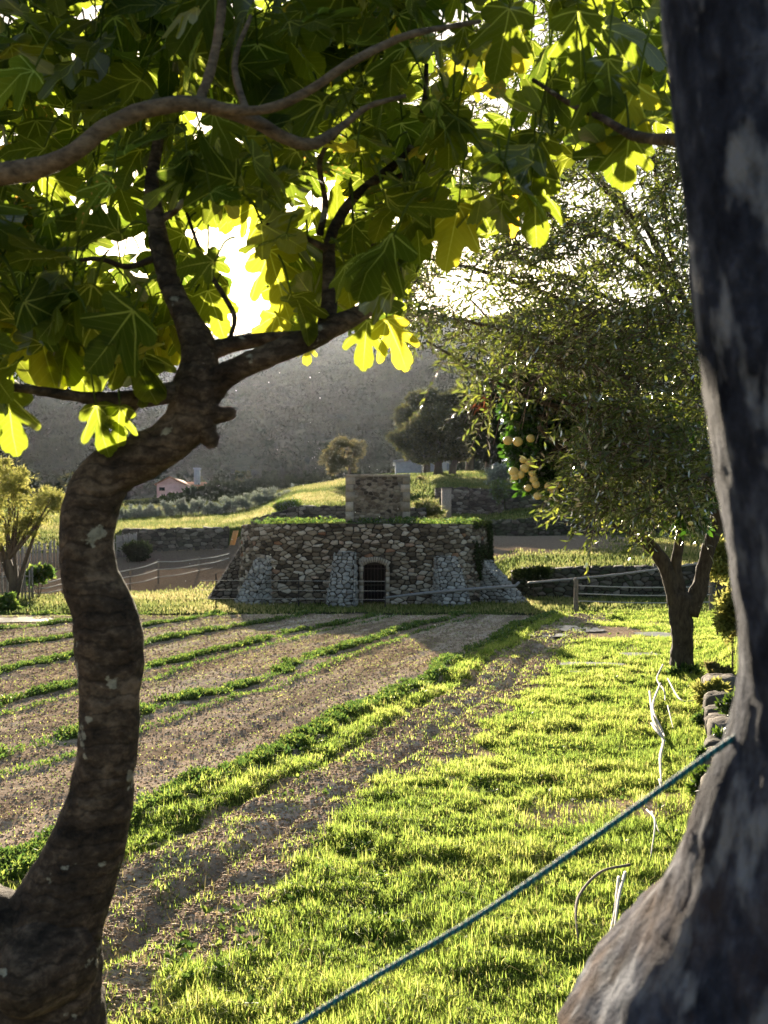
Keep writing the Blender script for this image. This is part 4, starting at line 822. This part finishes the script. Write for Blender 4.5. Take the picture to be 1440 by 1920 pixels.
# ------------------------------------------------------------------ fig tree in the foreground
FYd = 2.3
fg = empty('fig_tree', (W(60, 1920, FYd)[0]-.05, FYd, 0), 'fig tree with a bent grey trunk framing the left side and big lobed leaves overhead', 'tree')
def F(x, y, d=0): return W(x, y, FYd+d)
k_ = FYd/FPX
mb = MB()
g0 = F(60, 1920); 
mb.tube([(g0[0]-.05, FYd, -.1), (g0[0]-.04, FYd, .25), (g0[0], FYd, .6), F(70, 1920), F(82, 1830), F(100, 1740), F(140, 1640), F(180, 1540), F(198, 1450), F(206, 1370), F(208, 1300), F(208, 1215), F(196, 1150), F(170, 1085), F(162, 1020), F(170, 950), F(200, 892), F(255, 862), F(315, 828), F(352, 785), F(364, 735), F(372, 690)],
        [.24, .20, .175, .150, .125, .105, .085, .075, .066, .0635, .065, .076, .070, .060, .0575, .058, .056, .052, .050, .051, .053, .042], 72, step=.010, rough=.095, lump=.14, fr=13)
# cut limb scar and left stem
mb.tube([F(60, 1860, .05), F(10, 1790, 0), F(-70, 1742, .02), F(-220, 1600, .1), F(-300, 1250, .1), F(-300, 800, .0), F(-230, 520, -.15), F(-120, 390, -.3)], [.12, .122, .11, .08, .065, .055, .045, .034], 26, step=.02, rough=.07, lump=.12, fr=9)
mb.tube([F(90, 1800, -.05), F(50, 1842, -.15), F(38, 1855, -.19)], [.11, .072, .05], 26, step=.012, rough=.05, lump=.2, fr=12)
mb.tube([F(385, 770), F(415, 778), F(438, 772)], [.03, .018, .014], 14, step=.01, rough=.3, fr=20)
mb.tube([F(372, 790), F(392, 822), F(402, 832)], [.035, .02, .017], 14, step=.01, rough=.3, fr=20)
mb.build('trunk', M['fig_bark'], fg, True)
BR = [
 ([(372, 715, 0), (372, 650, 0), (345, 590, 0), (318, 530, .02), (302, 470, .04), (292, 410, .06), (285, 340, .1), (300, 250, .15)], [38, 36, 25, 22, 20, 17, 14, 9]),
 ([(372, 770, 0), (400, 725, 0), (440, 695, -.02), (500, 668, -.03), (570, 640, 0), (630, 610, .05), (690, 580, .1), (725, 545, .12), (742, 505, .15), (700, 460, .2)], [30, 26, 21, 20, 20, 19, 15, 12, 10, 6]),
 ([(375, 665, .0), (430, 648, .03), (490, 636, .05), (560, 632, .05), (600, 622, .06)], [24, 17, 14, 13, 13]),
 ([(605, 625, .05), (618, 570, .08), (617, 500, .12), (622, 440, .15), (660, 375, .2), (720, 325, .25), (770, 280, .3), (795, 200, .3), (800, 120, .3)], [16, 15, 13, 11, 9, 8, 7, 6, 4]),
 ([(362, 735, 0), (320, 738, -.02), (270, 746, -.05), (200, 748, -.08), (120, 740, -.1), (40, 728, -.12), (-60, 722, -.15)], [24, 19, 17, 12, 10, 8, 6]),
 ([(260, 748, -.04), (245, 775, -.05), (241, 788, -.05)], [11, 6, 3]),
 ([(432, 632, .04), (440, 595, .05), (420, 555, .07), (395, 515, .1), (375, 470, .12), (350, 400, .15)], [5, 5, 5, 5, 4, 3]),
 ([(600, 440, .15), (610, 380, .15), (600, 300, .1), (640, 240, .1)], [7, 6, 5, 4]),
 ([(740, 335, .25), (800, 300, .3), (840, 230, .3), (850, 170, .3)], [6, 6, 5, 3]),
 ([(300, 480, .04), (240, 500, .0), (180, 485, -.03), (90, 500, -.05)], [7, 6, 5, 3]),
 ([(618, 470, .13), (560, 440, .1), (500, 420, .1)], [7, 5, 3]),
 ([(290, 420, .06), (340, 380, .05), (350, 300, .0)], [8, 6, 4]),
]
UP = [
 ([(-170, 400, -.35), (-30, 335, -.4), (70, 315, -.42), (140, 285, -.45), (200, 238, -.45), (270, 207, -.45), (350, 194, -.45), (420, 207, -.42), (480, 228, -.4), (530, 257, -.38), (585, 270, -.35), (640, 238, -.3), (690, 200, -.28), (760, 180, -.25)], [25, 21, 20, 18, 16.5, 15, 14.5, 14, 13.5, 13, 11.5, 8, 6, 4]),
 ([(400, 200, -.44), (470, 208, -.45), (530, 195, -.45), (595, 160, -.45), (650, 122, -.45), (720, 85, -.42), (780, 62, -.4), (900, 40, -.3)], [12, 10, 10, 9.5, 9, 8, 7, 4]),
 ([(372, 195, -.44), (398, 120, -.42), (415, 20, -.4), (418, -80, -.38)], [10, 9, 9, 8]),
 ([(465, 220, -.4), (440, 120, -.3), (470, 30, -.25)], [7, 6, 4]),
]
def brmb(L, dflt):
    m_ = MB()
    for pts, rad in L:
        m_.tube([F(*p) for p in pts], [r_*(FYd+p[2])/FPX for r_, p in zip(rad, pts)], 16, step=.012, rough=.16, lump=.18, fr=16, seed=random.randint(0, 50))
    return m_
for L in BR: brmb([L], 0).build('branch', M['fig_bark'], fg, True)
for L in UP: brmb([L], 0).build('bough', M['fig_bark_upper'], fg, True)

half = [(0, -.02), (.10, -.07), (.24, -.05), (.40, .05), (.46, .18), (.37, .265), (.19, .27), (.33, .37), (.48, .51), (.51, .65), (.41, .70), (.25, .56), (.13, .46), (.18, .62), (.235, .78), (.19, .92), (.08, 1.0), (0, 1.03)]
def leaf_template(shallow=0.0, seed=0):
    h = np.array(half, float); c = np.array((0, .25)); rgn = np.random.default_rng(seed)
    r_ = np.linalg.norm(h-c, axis=1); rm = np.convolve(np.pad(r_, 2, 'edge'), np.ones(5)/5, 'valid'); f_ = (r_+(np.maximum(r_, rm)-r_)*shallow)/r_; h = c+(h-c)*f_[:, None]; h[0, 0] = h[-1, 0] = 0
    full = np.vstack([h, (h[1:-1]*np.array((-1, 1)))[::-1]])
    for _ in range(1):
        nx_ = np.roll(full, -1, 0); full = np.stack([full*.8+nx_*.2, full*.35+nx_*.65], 1).reshape(-1, 2)
    d = full-c; full = c+d*(1+rgn.uniform(-.035, .035, len(full)))[:, None]
    mid = c+(full-c)*.55; V2 = np.vstack([full, mid, c[None]]); k = len(full); F_ = []
    for a in range(k): b = (a+1) % k; F_ += [(a, b, k+b), (a, k+b, k+a), (k+a, k+b, 2*k)]
    return V2, np.array(F_)
GAPS_MORE = [(random.uniform(-20, 1230), random.uniform(0, 600), random.uniform(5, 15), random.uniform(6, 16)) for _ in range(60)]
TM = [leaf_template(s_, q) for q, s_ in enumerate((0, 0.1, .35, .9, .2))]
fl = MB(); fpt = MB()
def figleaf(p, d, nn, L, r_):
    V2, F_ = TM[random.choices((0, 1, 2, 3, 4), (4, 3, 2, 1, 2))[0]]
    d = np.array(d, float); d /= np.linalg.norm(d); s_ = np.cross(d, nn); s_ /= np.linalg.norm(s_)+1e-9; u_ = np.cross(s_, d); x, y = V2[:, 0]*random.choice((-1, 1)), V2[:, 1]
    cup = random.uniform(-.6, .5); dr = random.uniform(-.2, 1.2); tw = random.gauss(0, .35); ph_ = random.uniform(0, 6)
    z = -dr*y**2*.5+cup*np.abs(x)**1.4+.05*np.sin(x*9+ph_)*np.cos(y*8+ph_*2)+tw*x*y
    V = np.array(p)+(s_[None]*x[:, None]+d[None]*y[:, None]+u_[None]*z[:, None])*L
    fl.add(V, tris=F_, tint=(r_, random.random()*(1.0 if r_ > .85 or random.random() < .2 else .55), random.random()), uv=np.stack([x, y], 1))
    pe = np.array(p)-d*L*random.uniform(.25, .5)+np.array((random.uniform(-.02, .02), random.uniform(-.02, .02), random.uniform(.02, .09))); mid = (np.array(p)+pe)/2+np.array((0, 0, .015))
    fpt.tube([pe, mid, np.array(p)], [.0028, .0024, .002], 5, step=.02, tint=(.8, 0, 0))
BP = []
for pts, rad in [BR[0], BR[1], BR[3], UP[0], UP[1]]:
    q_, w_ = resample(np.array([(p[0], p[1], 0) for p in pts], float), np.array(rad, float), 20); BP += [(a[0], a[1], b) for a, b in zip(q_, w_)]
BP = np.array(BP)
lower = [(-200, 800), (-20, 830), (20, 760), (50, 690), (110, 720), (200, 720), (300, 730), (345, 660), (380, 610), (420, 590), (480, 620), (560, 640), (620, 600), (740, 620), (755, 560), (790, 470), (880, 450), (960, 420), (1010, 380), (1090, 320), (1200, 300), (1265, 250), (1300, 200), (1400, 0)]
lx, ly = zip(*lower)
GAPS = [(450, 570, 66, 84), (455, 490, 35, 60), (245, 465, 55, 25), (365, 420, 22, 42), (100, 225, 26, 32), (205, 375, 10, 25), (370, 238, 14, 10), (500, 45, 20, 15), (470, 70, 12, 18), (640, 340, 20, 25), (215, 585, 18, 14), (95, 640, 22, 18), (690, 420, 20, 20), (270, 165, 10, 14), (90, 190, 18, 16), (740, 450, 22, 28), (560, 410, 18, 14), (0, 270, 12, 8), (228, 335, 12, 10), (420, 400, 20, 14), (30, 200, 10, 14)]
def place(n_, dmin, dmax, ylo, sizes, hole=1.0, ymul=1.0, xr=(-120, 1290), vis=None):
    c_ = 0; tries = 0
    while c_ < n_ and tries < n_*30:
        tries += 1; x = random.uniform(*xr); y = random.uniform(-180, 780); yl = np.interp(x, lx, ly)-ylo
        L = random.uniform(*sizes)*(.75+.25*random.random()); d_ = random.uniform(dmin, dmax); hp = L*FPX/d_*.45
        if y+hp > yl+45: continue
        if any(((x-gx)/(gw+hp*.34*hole))**2+((y-gy)/(gh+hp*.38*hole))**2 < 1 for gx, gy, gw, gh in GAPS) or any(((x-gx)/(gw+hp*.3))**2+((y-gy)/(gh+hp*.3))**2 < 1 for gx, gy, gw, gh in GAPS_MORE): continue
        if 0 < x < 330 and 640 < y and random.random() < .5: continue
        if d_ < 2.45 and random.random() < .88 and min(np.hypot(BP[:, 0]-x, (BP[:, 1]-y)*.8)-BP[:, 2]) < hp*.42: continue
        dirv = np.array((random.gauss(0, .75), random.gauss(-.1, .55), -.75+abs(random.gauss(0, .6)))); dirv /= np.linalg.norm(dirv); nn = np.array((random.gauss(0, .55), random.gauss(-.6, .6), random.gauss(.75, .45)))
        p = np.array(W(x, y, d_))-dirv*L*.45
        r_ = random.random(); r_ = r_*.75 if random.random() < .92 else random.uniform(.75, .97)
        figleaf(p, dirv, nn, L, r_); c_ += 1
place(470, 2.0, 2.8, 45, (.09, .18), xr=(-120, 800)); place(540, 2.7, 3.6, 30, (.12, .21), .8, xr=(-120, 780)); place(240, 2.0, 3.0, 30, (.08, .17), .7, xr=(700, 1270)); place(140, 3.4, 4.8, 40, (.15, .22), .45, xr=(-120, 780))
# leaves seen singly against the light, at the fringe of the crown
SOLO = [(690, 600, 2.5, .11, -10), (725, 600, 2.45, .11, 25), (180, 760, 2.2, .10, 10), (225, 762, 2.2, .075, -5), (12, 735, 2.2, .13, 8), (110, 640, 2.4, .15, 30), (390, 545, 2.5, .11, 20), (505, 470, 2.5, .15, 15), (1180, 250, 2.0, .10, -5), (1195, 160, 2.0, .13, -25), (1000, 330, 2.2, .14, 5), (860, 385, 2.3, .13, -12), (775, 370, 2.4, .14, 8), (1085, 20, 2.0, .12, 5), (955, 15, 2.0, .12, -10), (1140, 110, 2.0, .11, 5), (265, 590, 2.6, .12, 0), (330, 600, 2.6, .11, -15), (350, 610, 2.6, .1, 5), (575, 640, 2.5, .05, 0), (640, 480, 2.6, .12, 10), (1010, 250, 2.2, .13, -8), (150, 560, 2.3, .19, -20), (230, 640, 2.2, .14, 30), (270, 670, 2.2, .10, -10), (60, 560, 2.3, .2, 10), (520, 590, 2.6, .10, -25)]
for x, y, d_, L, a in SOLO:
    ar = math.radians(a); figleaf(W(x, y, d_), (math.sin(ar), random.uniform(-.15, .15), -math.cos(ar)), (random.uniform(-.15, .15), -.95, .25), L, random.uniform(.45, .9))
o = fl.build('crown', M['fig_leaf'], fg, True); fpt.build('petioles', M['weed'], fg)

# ------------------------------------------------------------------ the huge near trunk at the right and its branch
EG = [(1232, -120), (1237, 0), (1265, 200), (1285, 420), (1300, 620), (1320, 760), (1340, 900), (1362, 1040), (1380, 1150), (1388, 1270), (1368, 1380), (1320, 1480), (1275, 1590), (1215, 1700), (1130, 1800), (1040, 1920)]
RR = [.145, .145, .143, .14, .14, .14, .142, .146, .15, .16, .19, .23, .28, .33, .38, .42]; ZD = 1.12
bt = empty('old_trunk_tree', (.75, ZD+.25, 0), 'huge out of focus grey trunk at the right edge with a swollen foot', 'tree')
mb = MB(); ey = np.linspace(-500, 1920, 150); ex = np.interp(ey, [e_[1] for e_ in EG], [e_[0] for e_ in EG]); er = np.interp(ey, [e_[1] for e_ in EG], RR)
kk = np.ones(9)/9; ex = np.convolve(np.pad(ex, 4, 'edge'), kk, 'valid'); er = np.convolve(np.pad(er, 4, 'edge'), kk, 'valid')
zs_, cs_ = [], []
for x, y, r_ in zip(ex, ey, er):
    Zc = ZD+(r_-.14)*.55; th = math.atan((x-720)/FPX); Xc = Zc*math.tan(th+.12)
    for _ in range(12): Xc = Zc*math.tan(th+math.asin(r_/math.hypot(Xc, Zc)))
    al = th; dt = math.sqrt(Xc*Xc+Zc*Zc-r_*r_)*math.cos(th); zs_.append(EYE+(HOR-y)/FPX*dt); cs_.append((Xc, Zc, r_))
for q in range(1, 26): zs_.append(zs_[149]-q*.075); cs_.append((cs_[149][0]+.003*q, cs_[149][1]+.002*q, cs_[149][2]+.006*q))
o_ = np.argsort(zs_)[::-1]; zs_ = np.array(zs_)[o_]; cs_ = np.array(cs_)[o_]; ns = 110; an = np.linspace(0, 2*math.pi, ns, endpoint=False)
XX = cs_[:, 0:1]+np.cos(an)*cs_[:, 2:3]; YY = cs_[:, 1:2]+np.sin(an)*cs_[:, 2:3]; ZZ = zs_[:, None]+0*XX
wv = 1+.05*(fbm(XX*9, YY*9, ZZ*5, s=201)-.5)*2+.03*(fbm(XX*40, YY*40, ZZ*25, s=202)-.5)*2
XX = cs_[:, 0:1]+np.cos(an)*cs_[:, 2:3]*wv; YY = cs_[:, 1:2]+np.sin(an)*cs_[:, 2:3]*wv; m_ = len(zs_); i = np.arange(m_-1)[:, None]*ns; j = np.arange(ns)[None]
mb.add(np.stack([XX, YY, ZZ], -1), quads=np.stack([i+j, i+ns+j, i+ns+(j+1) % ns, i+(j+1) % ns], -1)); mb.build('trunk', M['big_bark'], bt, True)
mb = MB(); mb.tube([W(1290, 265, 1.35), W(1262, 262, 1.6), W(1190, 255, 1.9), W(1130, 222, 2.0), (W(1070, 195, 2.1)), W(1000, 150, 2.2)], [.012, .0095, .009, .007, .006, .004], 12, step=.012, rough=.2, fr=20)
mb.build('branch', M['fig_bark'], bt, True)
# teal rope tied to it
mb = MB(); a, b = np.array(W(1352, 1400, 1.16)), np.array(W(545, 1930, 1.30)); e = b+(b-a)*1.3; e = np.array((e[0], e[1], e[2])); m_ = a+(b-a)*.5-np.array((0, 0, .012))
mb.tube([a+(a-b)*.10, a, m_, b, e], .0035, 10, step=.006, rough=.15, fr=90); tag(mb.build('guy_rope', M['teal'], smooth=True), 'taut teal blue rope running down left from the huge trunk', 'rope')
mb = MB(); gx, gy = e[0], e[1]; mb.tube([(gx, gy, -.05), (e[0], e[1], e[2]+.12)], [.03, .028], 10, rough=.2)
tag(mb.build('tether_stake', M['wood'], smooth=True), 'short round wooden stake the teal blue rope is tied to', 'stake')

# ------------------------------------------------------------------ bleached twigs, bent stick and stray litter
def gp(px, py, h=.03): Y_ = FPX*EYE/(py-HOR); X_ = (px-720)/FPX*Y_; return (X_, Y_, tz(X_, Y_)+h)
def stick(name, pts, r_, label, mat='bleached', cat='dry branch', group=None):
    mb = MB()
    for L in pts: mb.tube([gp(*p) for p in L], [r_]*(len(L)-1)+[r_*.4], 7, step=.03, rough=.3, fr=15)
    return tag(mb.build(name, M[mat], smooth=True), label, cat, group)
stick('dry_branch', [[(1218, 1318, .12), (1222, 1345, .06), (1226, 1372, .12), (1243, 1392, .05), (1238, 1440, .1), (1240, 1480, .05)], [(1238, 1300, .15), (1224, 1345, .1), (1240, 1375, .05), (1246, 1395, .1)], [(1222, 1372, .1), (1230, 1390, .13), (1248, 1400, .08)]], .014, 'twisted bleached branch lying in the grass in line with the olive trunk')
stick('dry_branch', [[(1243, 1275, .2), (1232, 1290, .15), (1245, 1305, .1), (1247, 1330, .08)], [(1252, 1290, .15), (1275, 1322, .06), (1300, 1325, .05)]], .011, 'thin bleached twigs beside the foot of the olive')
stick('dry_branch', [[(1252, 1345, .12), (1262, 1375, .05)], [(1236, 1480, .08), (1243, 1500, .03)]], .009, 'short pale twig to the right of the twisted branch')
stick('dry_branch', [[(1213, 1545, .1), (1228, 1580, .12), (1220, 1620, .04)], [(1222, 1550, .1), (1236, 1578, .04)]], .008, 'pale twig in the grass below the teal rope')
stick('dry_branch', [[(1172, 1680, .12), (1160, 1720, .1), (1150, 1775, .03)], [(1160, 1690, .12), (1152, 1735, .05), (1140, 1780, .02)]], .009, 'pair of pale twigs near the foot of the huge trunk')
stick('bent_stick', [[(1180, 1664, .12), (1130, 1682, .14), (1094, 1712, .13), (1080, 1745, .08), (1086, 1790, .0)]], .008, 'thin bent hoop of stick arching over a bare spot in the grass', 'wood', 'stick')

# ------------------------------------------------------------------ grass and weeds
BL_T = np.array([(-.5, 0, 0), (.5, 0, 0), (-.36, .55, 0), (.36, .55, 0), (0, 1, 0)]); BL_F = np.array([(0, 1, 3), (0, 3, 2), (2, 3, 4)])
def blades(mb, X, Y, h, wd, lean=.5, tint=None, z0=None):
    n_ = len(X); Z = terr(X, Y)-.012 if z0 is None else z0; B = np.stack([X, Y, Z], 1); a = rng.uniform(0, 2*math.pi, n_); ld = np.stack([np.cos(a), np.sin(a), np.zeros(n_)], 1); le = np.abs(rng.normal(0, lean, n_))[:, None]
    s_ = unit(np.cross(np.stack([np.cos(a+.5*rng.normal(size=n_)), np.sin(a), np.zeros(n_)], 1), (0, 0, 1.))); up = np.array((0, 0, 1.))
    mid = B+(up*.55+ld*le*.28)*h[:, None]; tip = B+(up*(1-.25*np.minimum(le, 1.6))+ld*le*.95)*h[:, None]; wd = np.broadcast_to(wd, n_)[:, None]
    V = np.stack([B-s_*wd*.5, B+s_*wd*.5, mid-s_*wd*.42, mid+s_*wd*.42, tip], 1); r_ = rng.random(n_) if tint is None else tint
    mb.add(V, tris=BL_F[None]+np.arange(n_)[:, None, None]*5, tint=np.repeat(np.stack([r_, r_, r_], 1), 5, 0))
def scatter(n_, y0, y1, p=1.6, pad=.3):
    """points on the ground in the view wedge, denser near"""
    t_ = rng.random(n_); Y_ = (y0**(2-p)+(y1**(2-p)-y0**(2-p))*t_)**(1/(2-p)) if abs(p-2) > 1e-6 else y0*(y1/y0)**t_; a = rng.uniform(-.42, .42, n_); return a*Y_, Y_
# lush turf
X, Y = scatter(1250000, 3.9, 30.5, 1.45); T, pale, dark, row, u, n = masks(X, Y); big = fbm(X*1.1, Y*1.5, s=81); tuft = fbm(X*5, Y*5, s=82, o=2)
keep = (u > -3.95) & (rng.random(len(X)) < T*(.62+.75*sstep(.35, .62, tuft))) & (u < 1.4)
X, Y, u, big, tuft = [q[keep] for q in (X, Y, u, big, tuft)]; print('turf', len(X))
h = (.028+.028*sstep(.3, .7, tuft)*(.5+big))*(.8+.5*rng.random(len(X)))*(1+Y*.012); mb = MB()
blades(mb, X, Y, h*np.where(rng.random(len(X)) < .12, 1.7, 1), .0034*(1+Y*.12), .95, np.clip(rng.normal(.5, .2, len(X))+(big-.5)*.6, 0, 1)); tag(mb.build('turf_grass', M['grass']), 'lush sunlit green grass over the right half of the field', 'grass', kind='stuff')
X, Y = scatter(3500, 4.2, 22, 1.6); T, pale, dark, row, u, n = masks(X, Y); k_ = (u > -4.0) & (u < .3); X, Y = X[k_], Y[k_]; mb = MB()
blades(mb, X, Y, .05+.08*rng.random(len(X)), .0035*(1+Y*.08), 2.2, 1+0*X); tag(mb.build('dry_straw', M['autumn_leaf']), 'scattered dry straw stalks lying in the turf', 'straw', kind='stuff')
# broad leaved weeds among the grass
X, Y = scatter(1800, 4.2, 26, 1.5); T, pale, dark, row, u, n = masks(X, Y); cl = fbm(X*1.3, Y*1.3, s=141); k_ = (u > -3.9) & (u < .4) & (rng.random(len(X)) < sstep(.5, .65, cl)*.8); X, Y = X[k_], Y[k_]; nn_ = 6
Xr, Yr = np.repeat(X, nn_), np.repeat(Y, nn_); P = np.stack([Xr, Yr, terr(Xr, Yr)+.02], 1); D = rdir(len(P)); D[:, 2] = .3+.5*rng.random(len(P)); mb = MB()
leaves(mb, P, D, rdir(len(P))*.4+np.array((0, 0, 1.)), (.025+.03*rng.random(len(P)))*(1+Yr*.02), (.018+.012*rng.random(len(P)))*(1+Yr*.02)); tag(mb.build('broadleaf_weeds', M['weed']), 'low rosettes of broad leaved weeds among the grass', 'weeds', kind='stuff')
# dried and sparse grass in the soil strip, in the rows and on the beds
X, Y = scatter(520000, 4.2, 29.5, 1.3); T, pale, dark, row, u, n = masks(X, Y); cl = fbm(X*6, Y*6, s=91, o=2)
pr = np.where((u < -2.3) & (u > -3.9), (.10+.75*sstep(.50, .62, cl))*.62, .13)*(1-T)+(u < -2.5)*0
keep = (rng.random(len(X)) < pr) & (u < -2.2) & (u > -19); X, Y, u = X[keep], Y[keep], u[keep]; print('sparse', len(X)); mb = MB()
nb = u < -3.9; blades(mb, X, Y, np.where(nb, .020, .034)*(.6+.9*rng.random(len(X)))*(1+Y*.02), .0045*(1+Y*.08), .9, np.clip(rng.normal(.45, .3, len(X)), 0, 1)); tag(mb.build('sprouting_seedlings', M['grass']), 'thin sprouts scattered over the bare brown beds', 'seedlings', kind='stuff')
# row weeds: broader leaves
X, Y = scatter(900000, 5.0, 29.8, 1.25); T, pale, dark, row, u, n = masks(X, Y); keep = (rng.random(len(X)) < row**1.5*.9) & (u < -3.2); X, Y, u, row = X[keep], Y[keep], u[keep], row[keep]; print('row', len(X)); mb = MB(); m_ = len(X)
cl = fbm(X*3, Y*3, s=95, o=2); hh = (.015+.06*sstep(.35, .7, cl))*row; Z = terr(X, Y)+rng.random(m_)*hh*.8; P = np.stack([X, Y, Z], 1); D = rdir(m_); D[:, 2] = np.abs(D[:, 2])+.35
leaves(mb, P, D, rdir(m_)+np.array((0, 0, .8)), (.022+.024*rng.random(m_))*(1+Y*.035), (.010+.009*rng.random(m_))*(1+Y*.035), (QD_T, QD_F)); tag(mb.build('row_weeds', M['weed']), 'strips of green weeds and crops between the brown beds', 'weeds', kind='stuff')
# clods
X, Y = scatter(190000, 4.2, 29, 1.5); T, pale, dark, row, u, n = masks(X, Y); keep = (T < .3) & (u < -2.2) & (u > -17) & (rng.random(len(X)) < np.where(u > -3.95, .9, .45)); X, Y, u = X[keep], Y[keep], u[keep]; print('clods', len(X))
ico = unit(np.array([(0, 0, 1), (.9, 0, .4), (.3, .85, .4), (-.7, .5, .4), (-.7, -.5, .4), (.3, -.85, .4), (0, 0, -.6)], float)); icf = np.array([(0, 1, 2), (0, 2, 3), (0, 3, 4), (0, 4, 5), (0, 5, 1), (6, 2, 1), (6, 3, 2), (6, 4, 3), (6, 5, 4), (6, 1, 5)])
m_ = len(X); sz = np.where(u > -3.95, .005, .0042)*(1+Y*.07)*np.minimum(np.exp(rng.normal(0, .45, m_)), 1.9); P = np.stack([X, Y, terr(X, Y)+sz*.3], 1); V = P[:, None]+ico[None]*(sz[:, None]*(.7+.6*rng.random((m_, 7))))[..., None]*np.array((1.2, 1.2, .8))
mb = MB(); mb.add(V, tris=icf[None]+np.arange(m_)[:, None, None]*7); tag(mb.build('soil_clods', M['clod']), 'crumbs and clods of brown earth on the beds', 'clods', kind='stuff')
# far turf on lit terraces and round the kiln
mb = MB(); n_ = 240000; Y = rng.uniform(29.6, 105, n_); X = rng.uniform(-.48, .42, n_)*Y; T, pale, dark, row, u, n = masks(X, Y); inK = (np.abs((X-KX)/(KA*1.08))**2.7+np.abs((Y-KY)/(KB*1.08))**2.7) < 1
px = 720+FPX*X/Y; fp = fbm(X*.22, Y*.16, s=131); keep = (~inK) & (rng.random(n_) < T*(.35+1.1*sstep(.38, .55, fp))); fp = fp[keep] ; X, Y = X[keep], Y[keep]; print('far', len(X))
blades(mb, X, Y, (.05+.0018*Y)*(.6+.7*rng.random(len(X))), .008+.0007*Y, .5, np.clip(rng.normal(.5, .22, len(X))+(fp-.5)*1.6-.12*(X < -6), 0, 1)); tag(mb.build('terrace_grass', M['far_grass']), 'rough pasture grass on the terraces round and behind the kiln', 'grass', kind='stuff')
# plants on the kiln roof
n_ = 9000; a = rng.uniform(0, 2*math.pi, n_); r_ = np.sqrt(rng.random(n_)); X = KX+KA*.97*r_*np.cos(a); Y = KY+KB*.97*r_*np.sin(a); cl = fbm(X*1.6, Y*1.6, s=101)
ok = (cl > .57) & ~((X > bx0-.05) & (X < bx1+.05) & (Y > by0-.05)); X, Y, cl = X[ok], Y[ok], cl[ok]; m_ = len(X); P = np.stack([X, Y, KH+.02+rng.random(m_)*.18*sstep(.5, .65, cl)], 1); D = rdir(m_); D[:, 2] = np.abs(D[:, 2])+.2
mb = MB(); leaves(mb, P, D, rdir(m_)+np.array((0, 0, .8)), .10, .06, (QD_T, QD_F)); tag(mb.build('roof_plants', M['weed']), 'bright green plants sprouting along the top of the kiln', 'plants', kind='stuff')
# ivy over the right end of the kiln
n_ = 5200; s_ = rng.uniform(0, 1, n_); t_ = rng.uniform(.3, 1.05, n_)*KH; s_ = sx(2.9)+s_*2.6; p, nn = kfn(s_, t_); cl = fbm(s_*2.2, t_*2.2, s=111); ok = cl > .45; mb = MB()
leaves(mb, p[ok]+nn[ok]*(.06+.12*rng.random(ok.sum()))[:, None], rdir(ok.sum())+np.array((0, 0, -.6)), nn[ok]+rdir(ok.sum())*.5, .085, .07, (QD_T, QD_F)); tag(mb.build('ivy', M['dark_leaf']), 'dark ivy creeping over the right end of the kiln', 'ivy')
# ------------------------------------------------------------------ midges dancing in the light
mb = MB(); n_ = 130; Y = rng.uniform(4, 20, n_); px = rng.uniform(0, 1100, n_); py = rng.uniform(650, 1180, n_); X = (px-720)/FPX*Y; Z = np.maximum(EYE+(HOR-py)/FPX*Y, .3); P = np.stack([X, Y, Z], 1); sz = (.0009+.0011*rng.random(n_))*Y**.55
V = P[:, None]+ico[None]*sz[:, None, None]; mb.add(V, tris=icf[None]+np.arange(n_)[:, None, None]*7); tag(mb.build('midges', M['midge']), 'tiny sunlit midges hovering over the field', 'insects', kind='stuff')

# ------------------------------------------------------------------ haze
hm = bpy.data.materials.new('haze'); hm.use_nodes = True; nt = hm.node_tree; nt.nodes.clear(); out = nt.nodes.new('ShaderNodeOutputMaterial'); pv = nt.nodes.new('ShaderNodeVolumePrincipled')
pv.inputs['Color'].default_value = (.74, .82, .98, 1); pv.inputs['Density'].default_value = .00002; pv.inputs['Anisotropy'].default_value = .8; nt.links.new(pv.outputs[0], out.inputs['Volume'])
mb = MB(); mb.box((0, 435, 104), (660, 470, 108)); h_ = mb.build('haze', hm); tag(h_, 'pale sunlit haze filling the valley', kind='stuff')
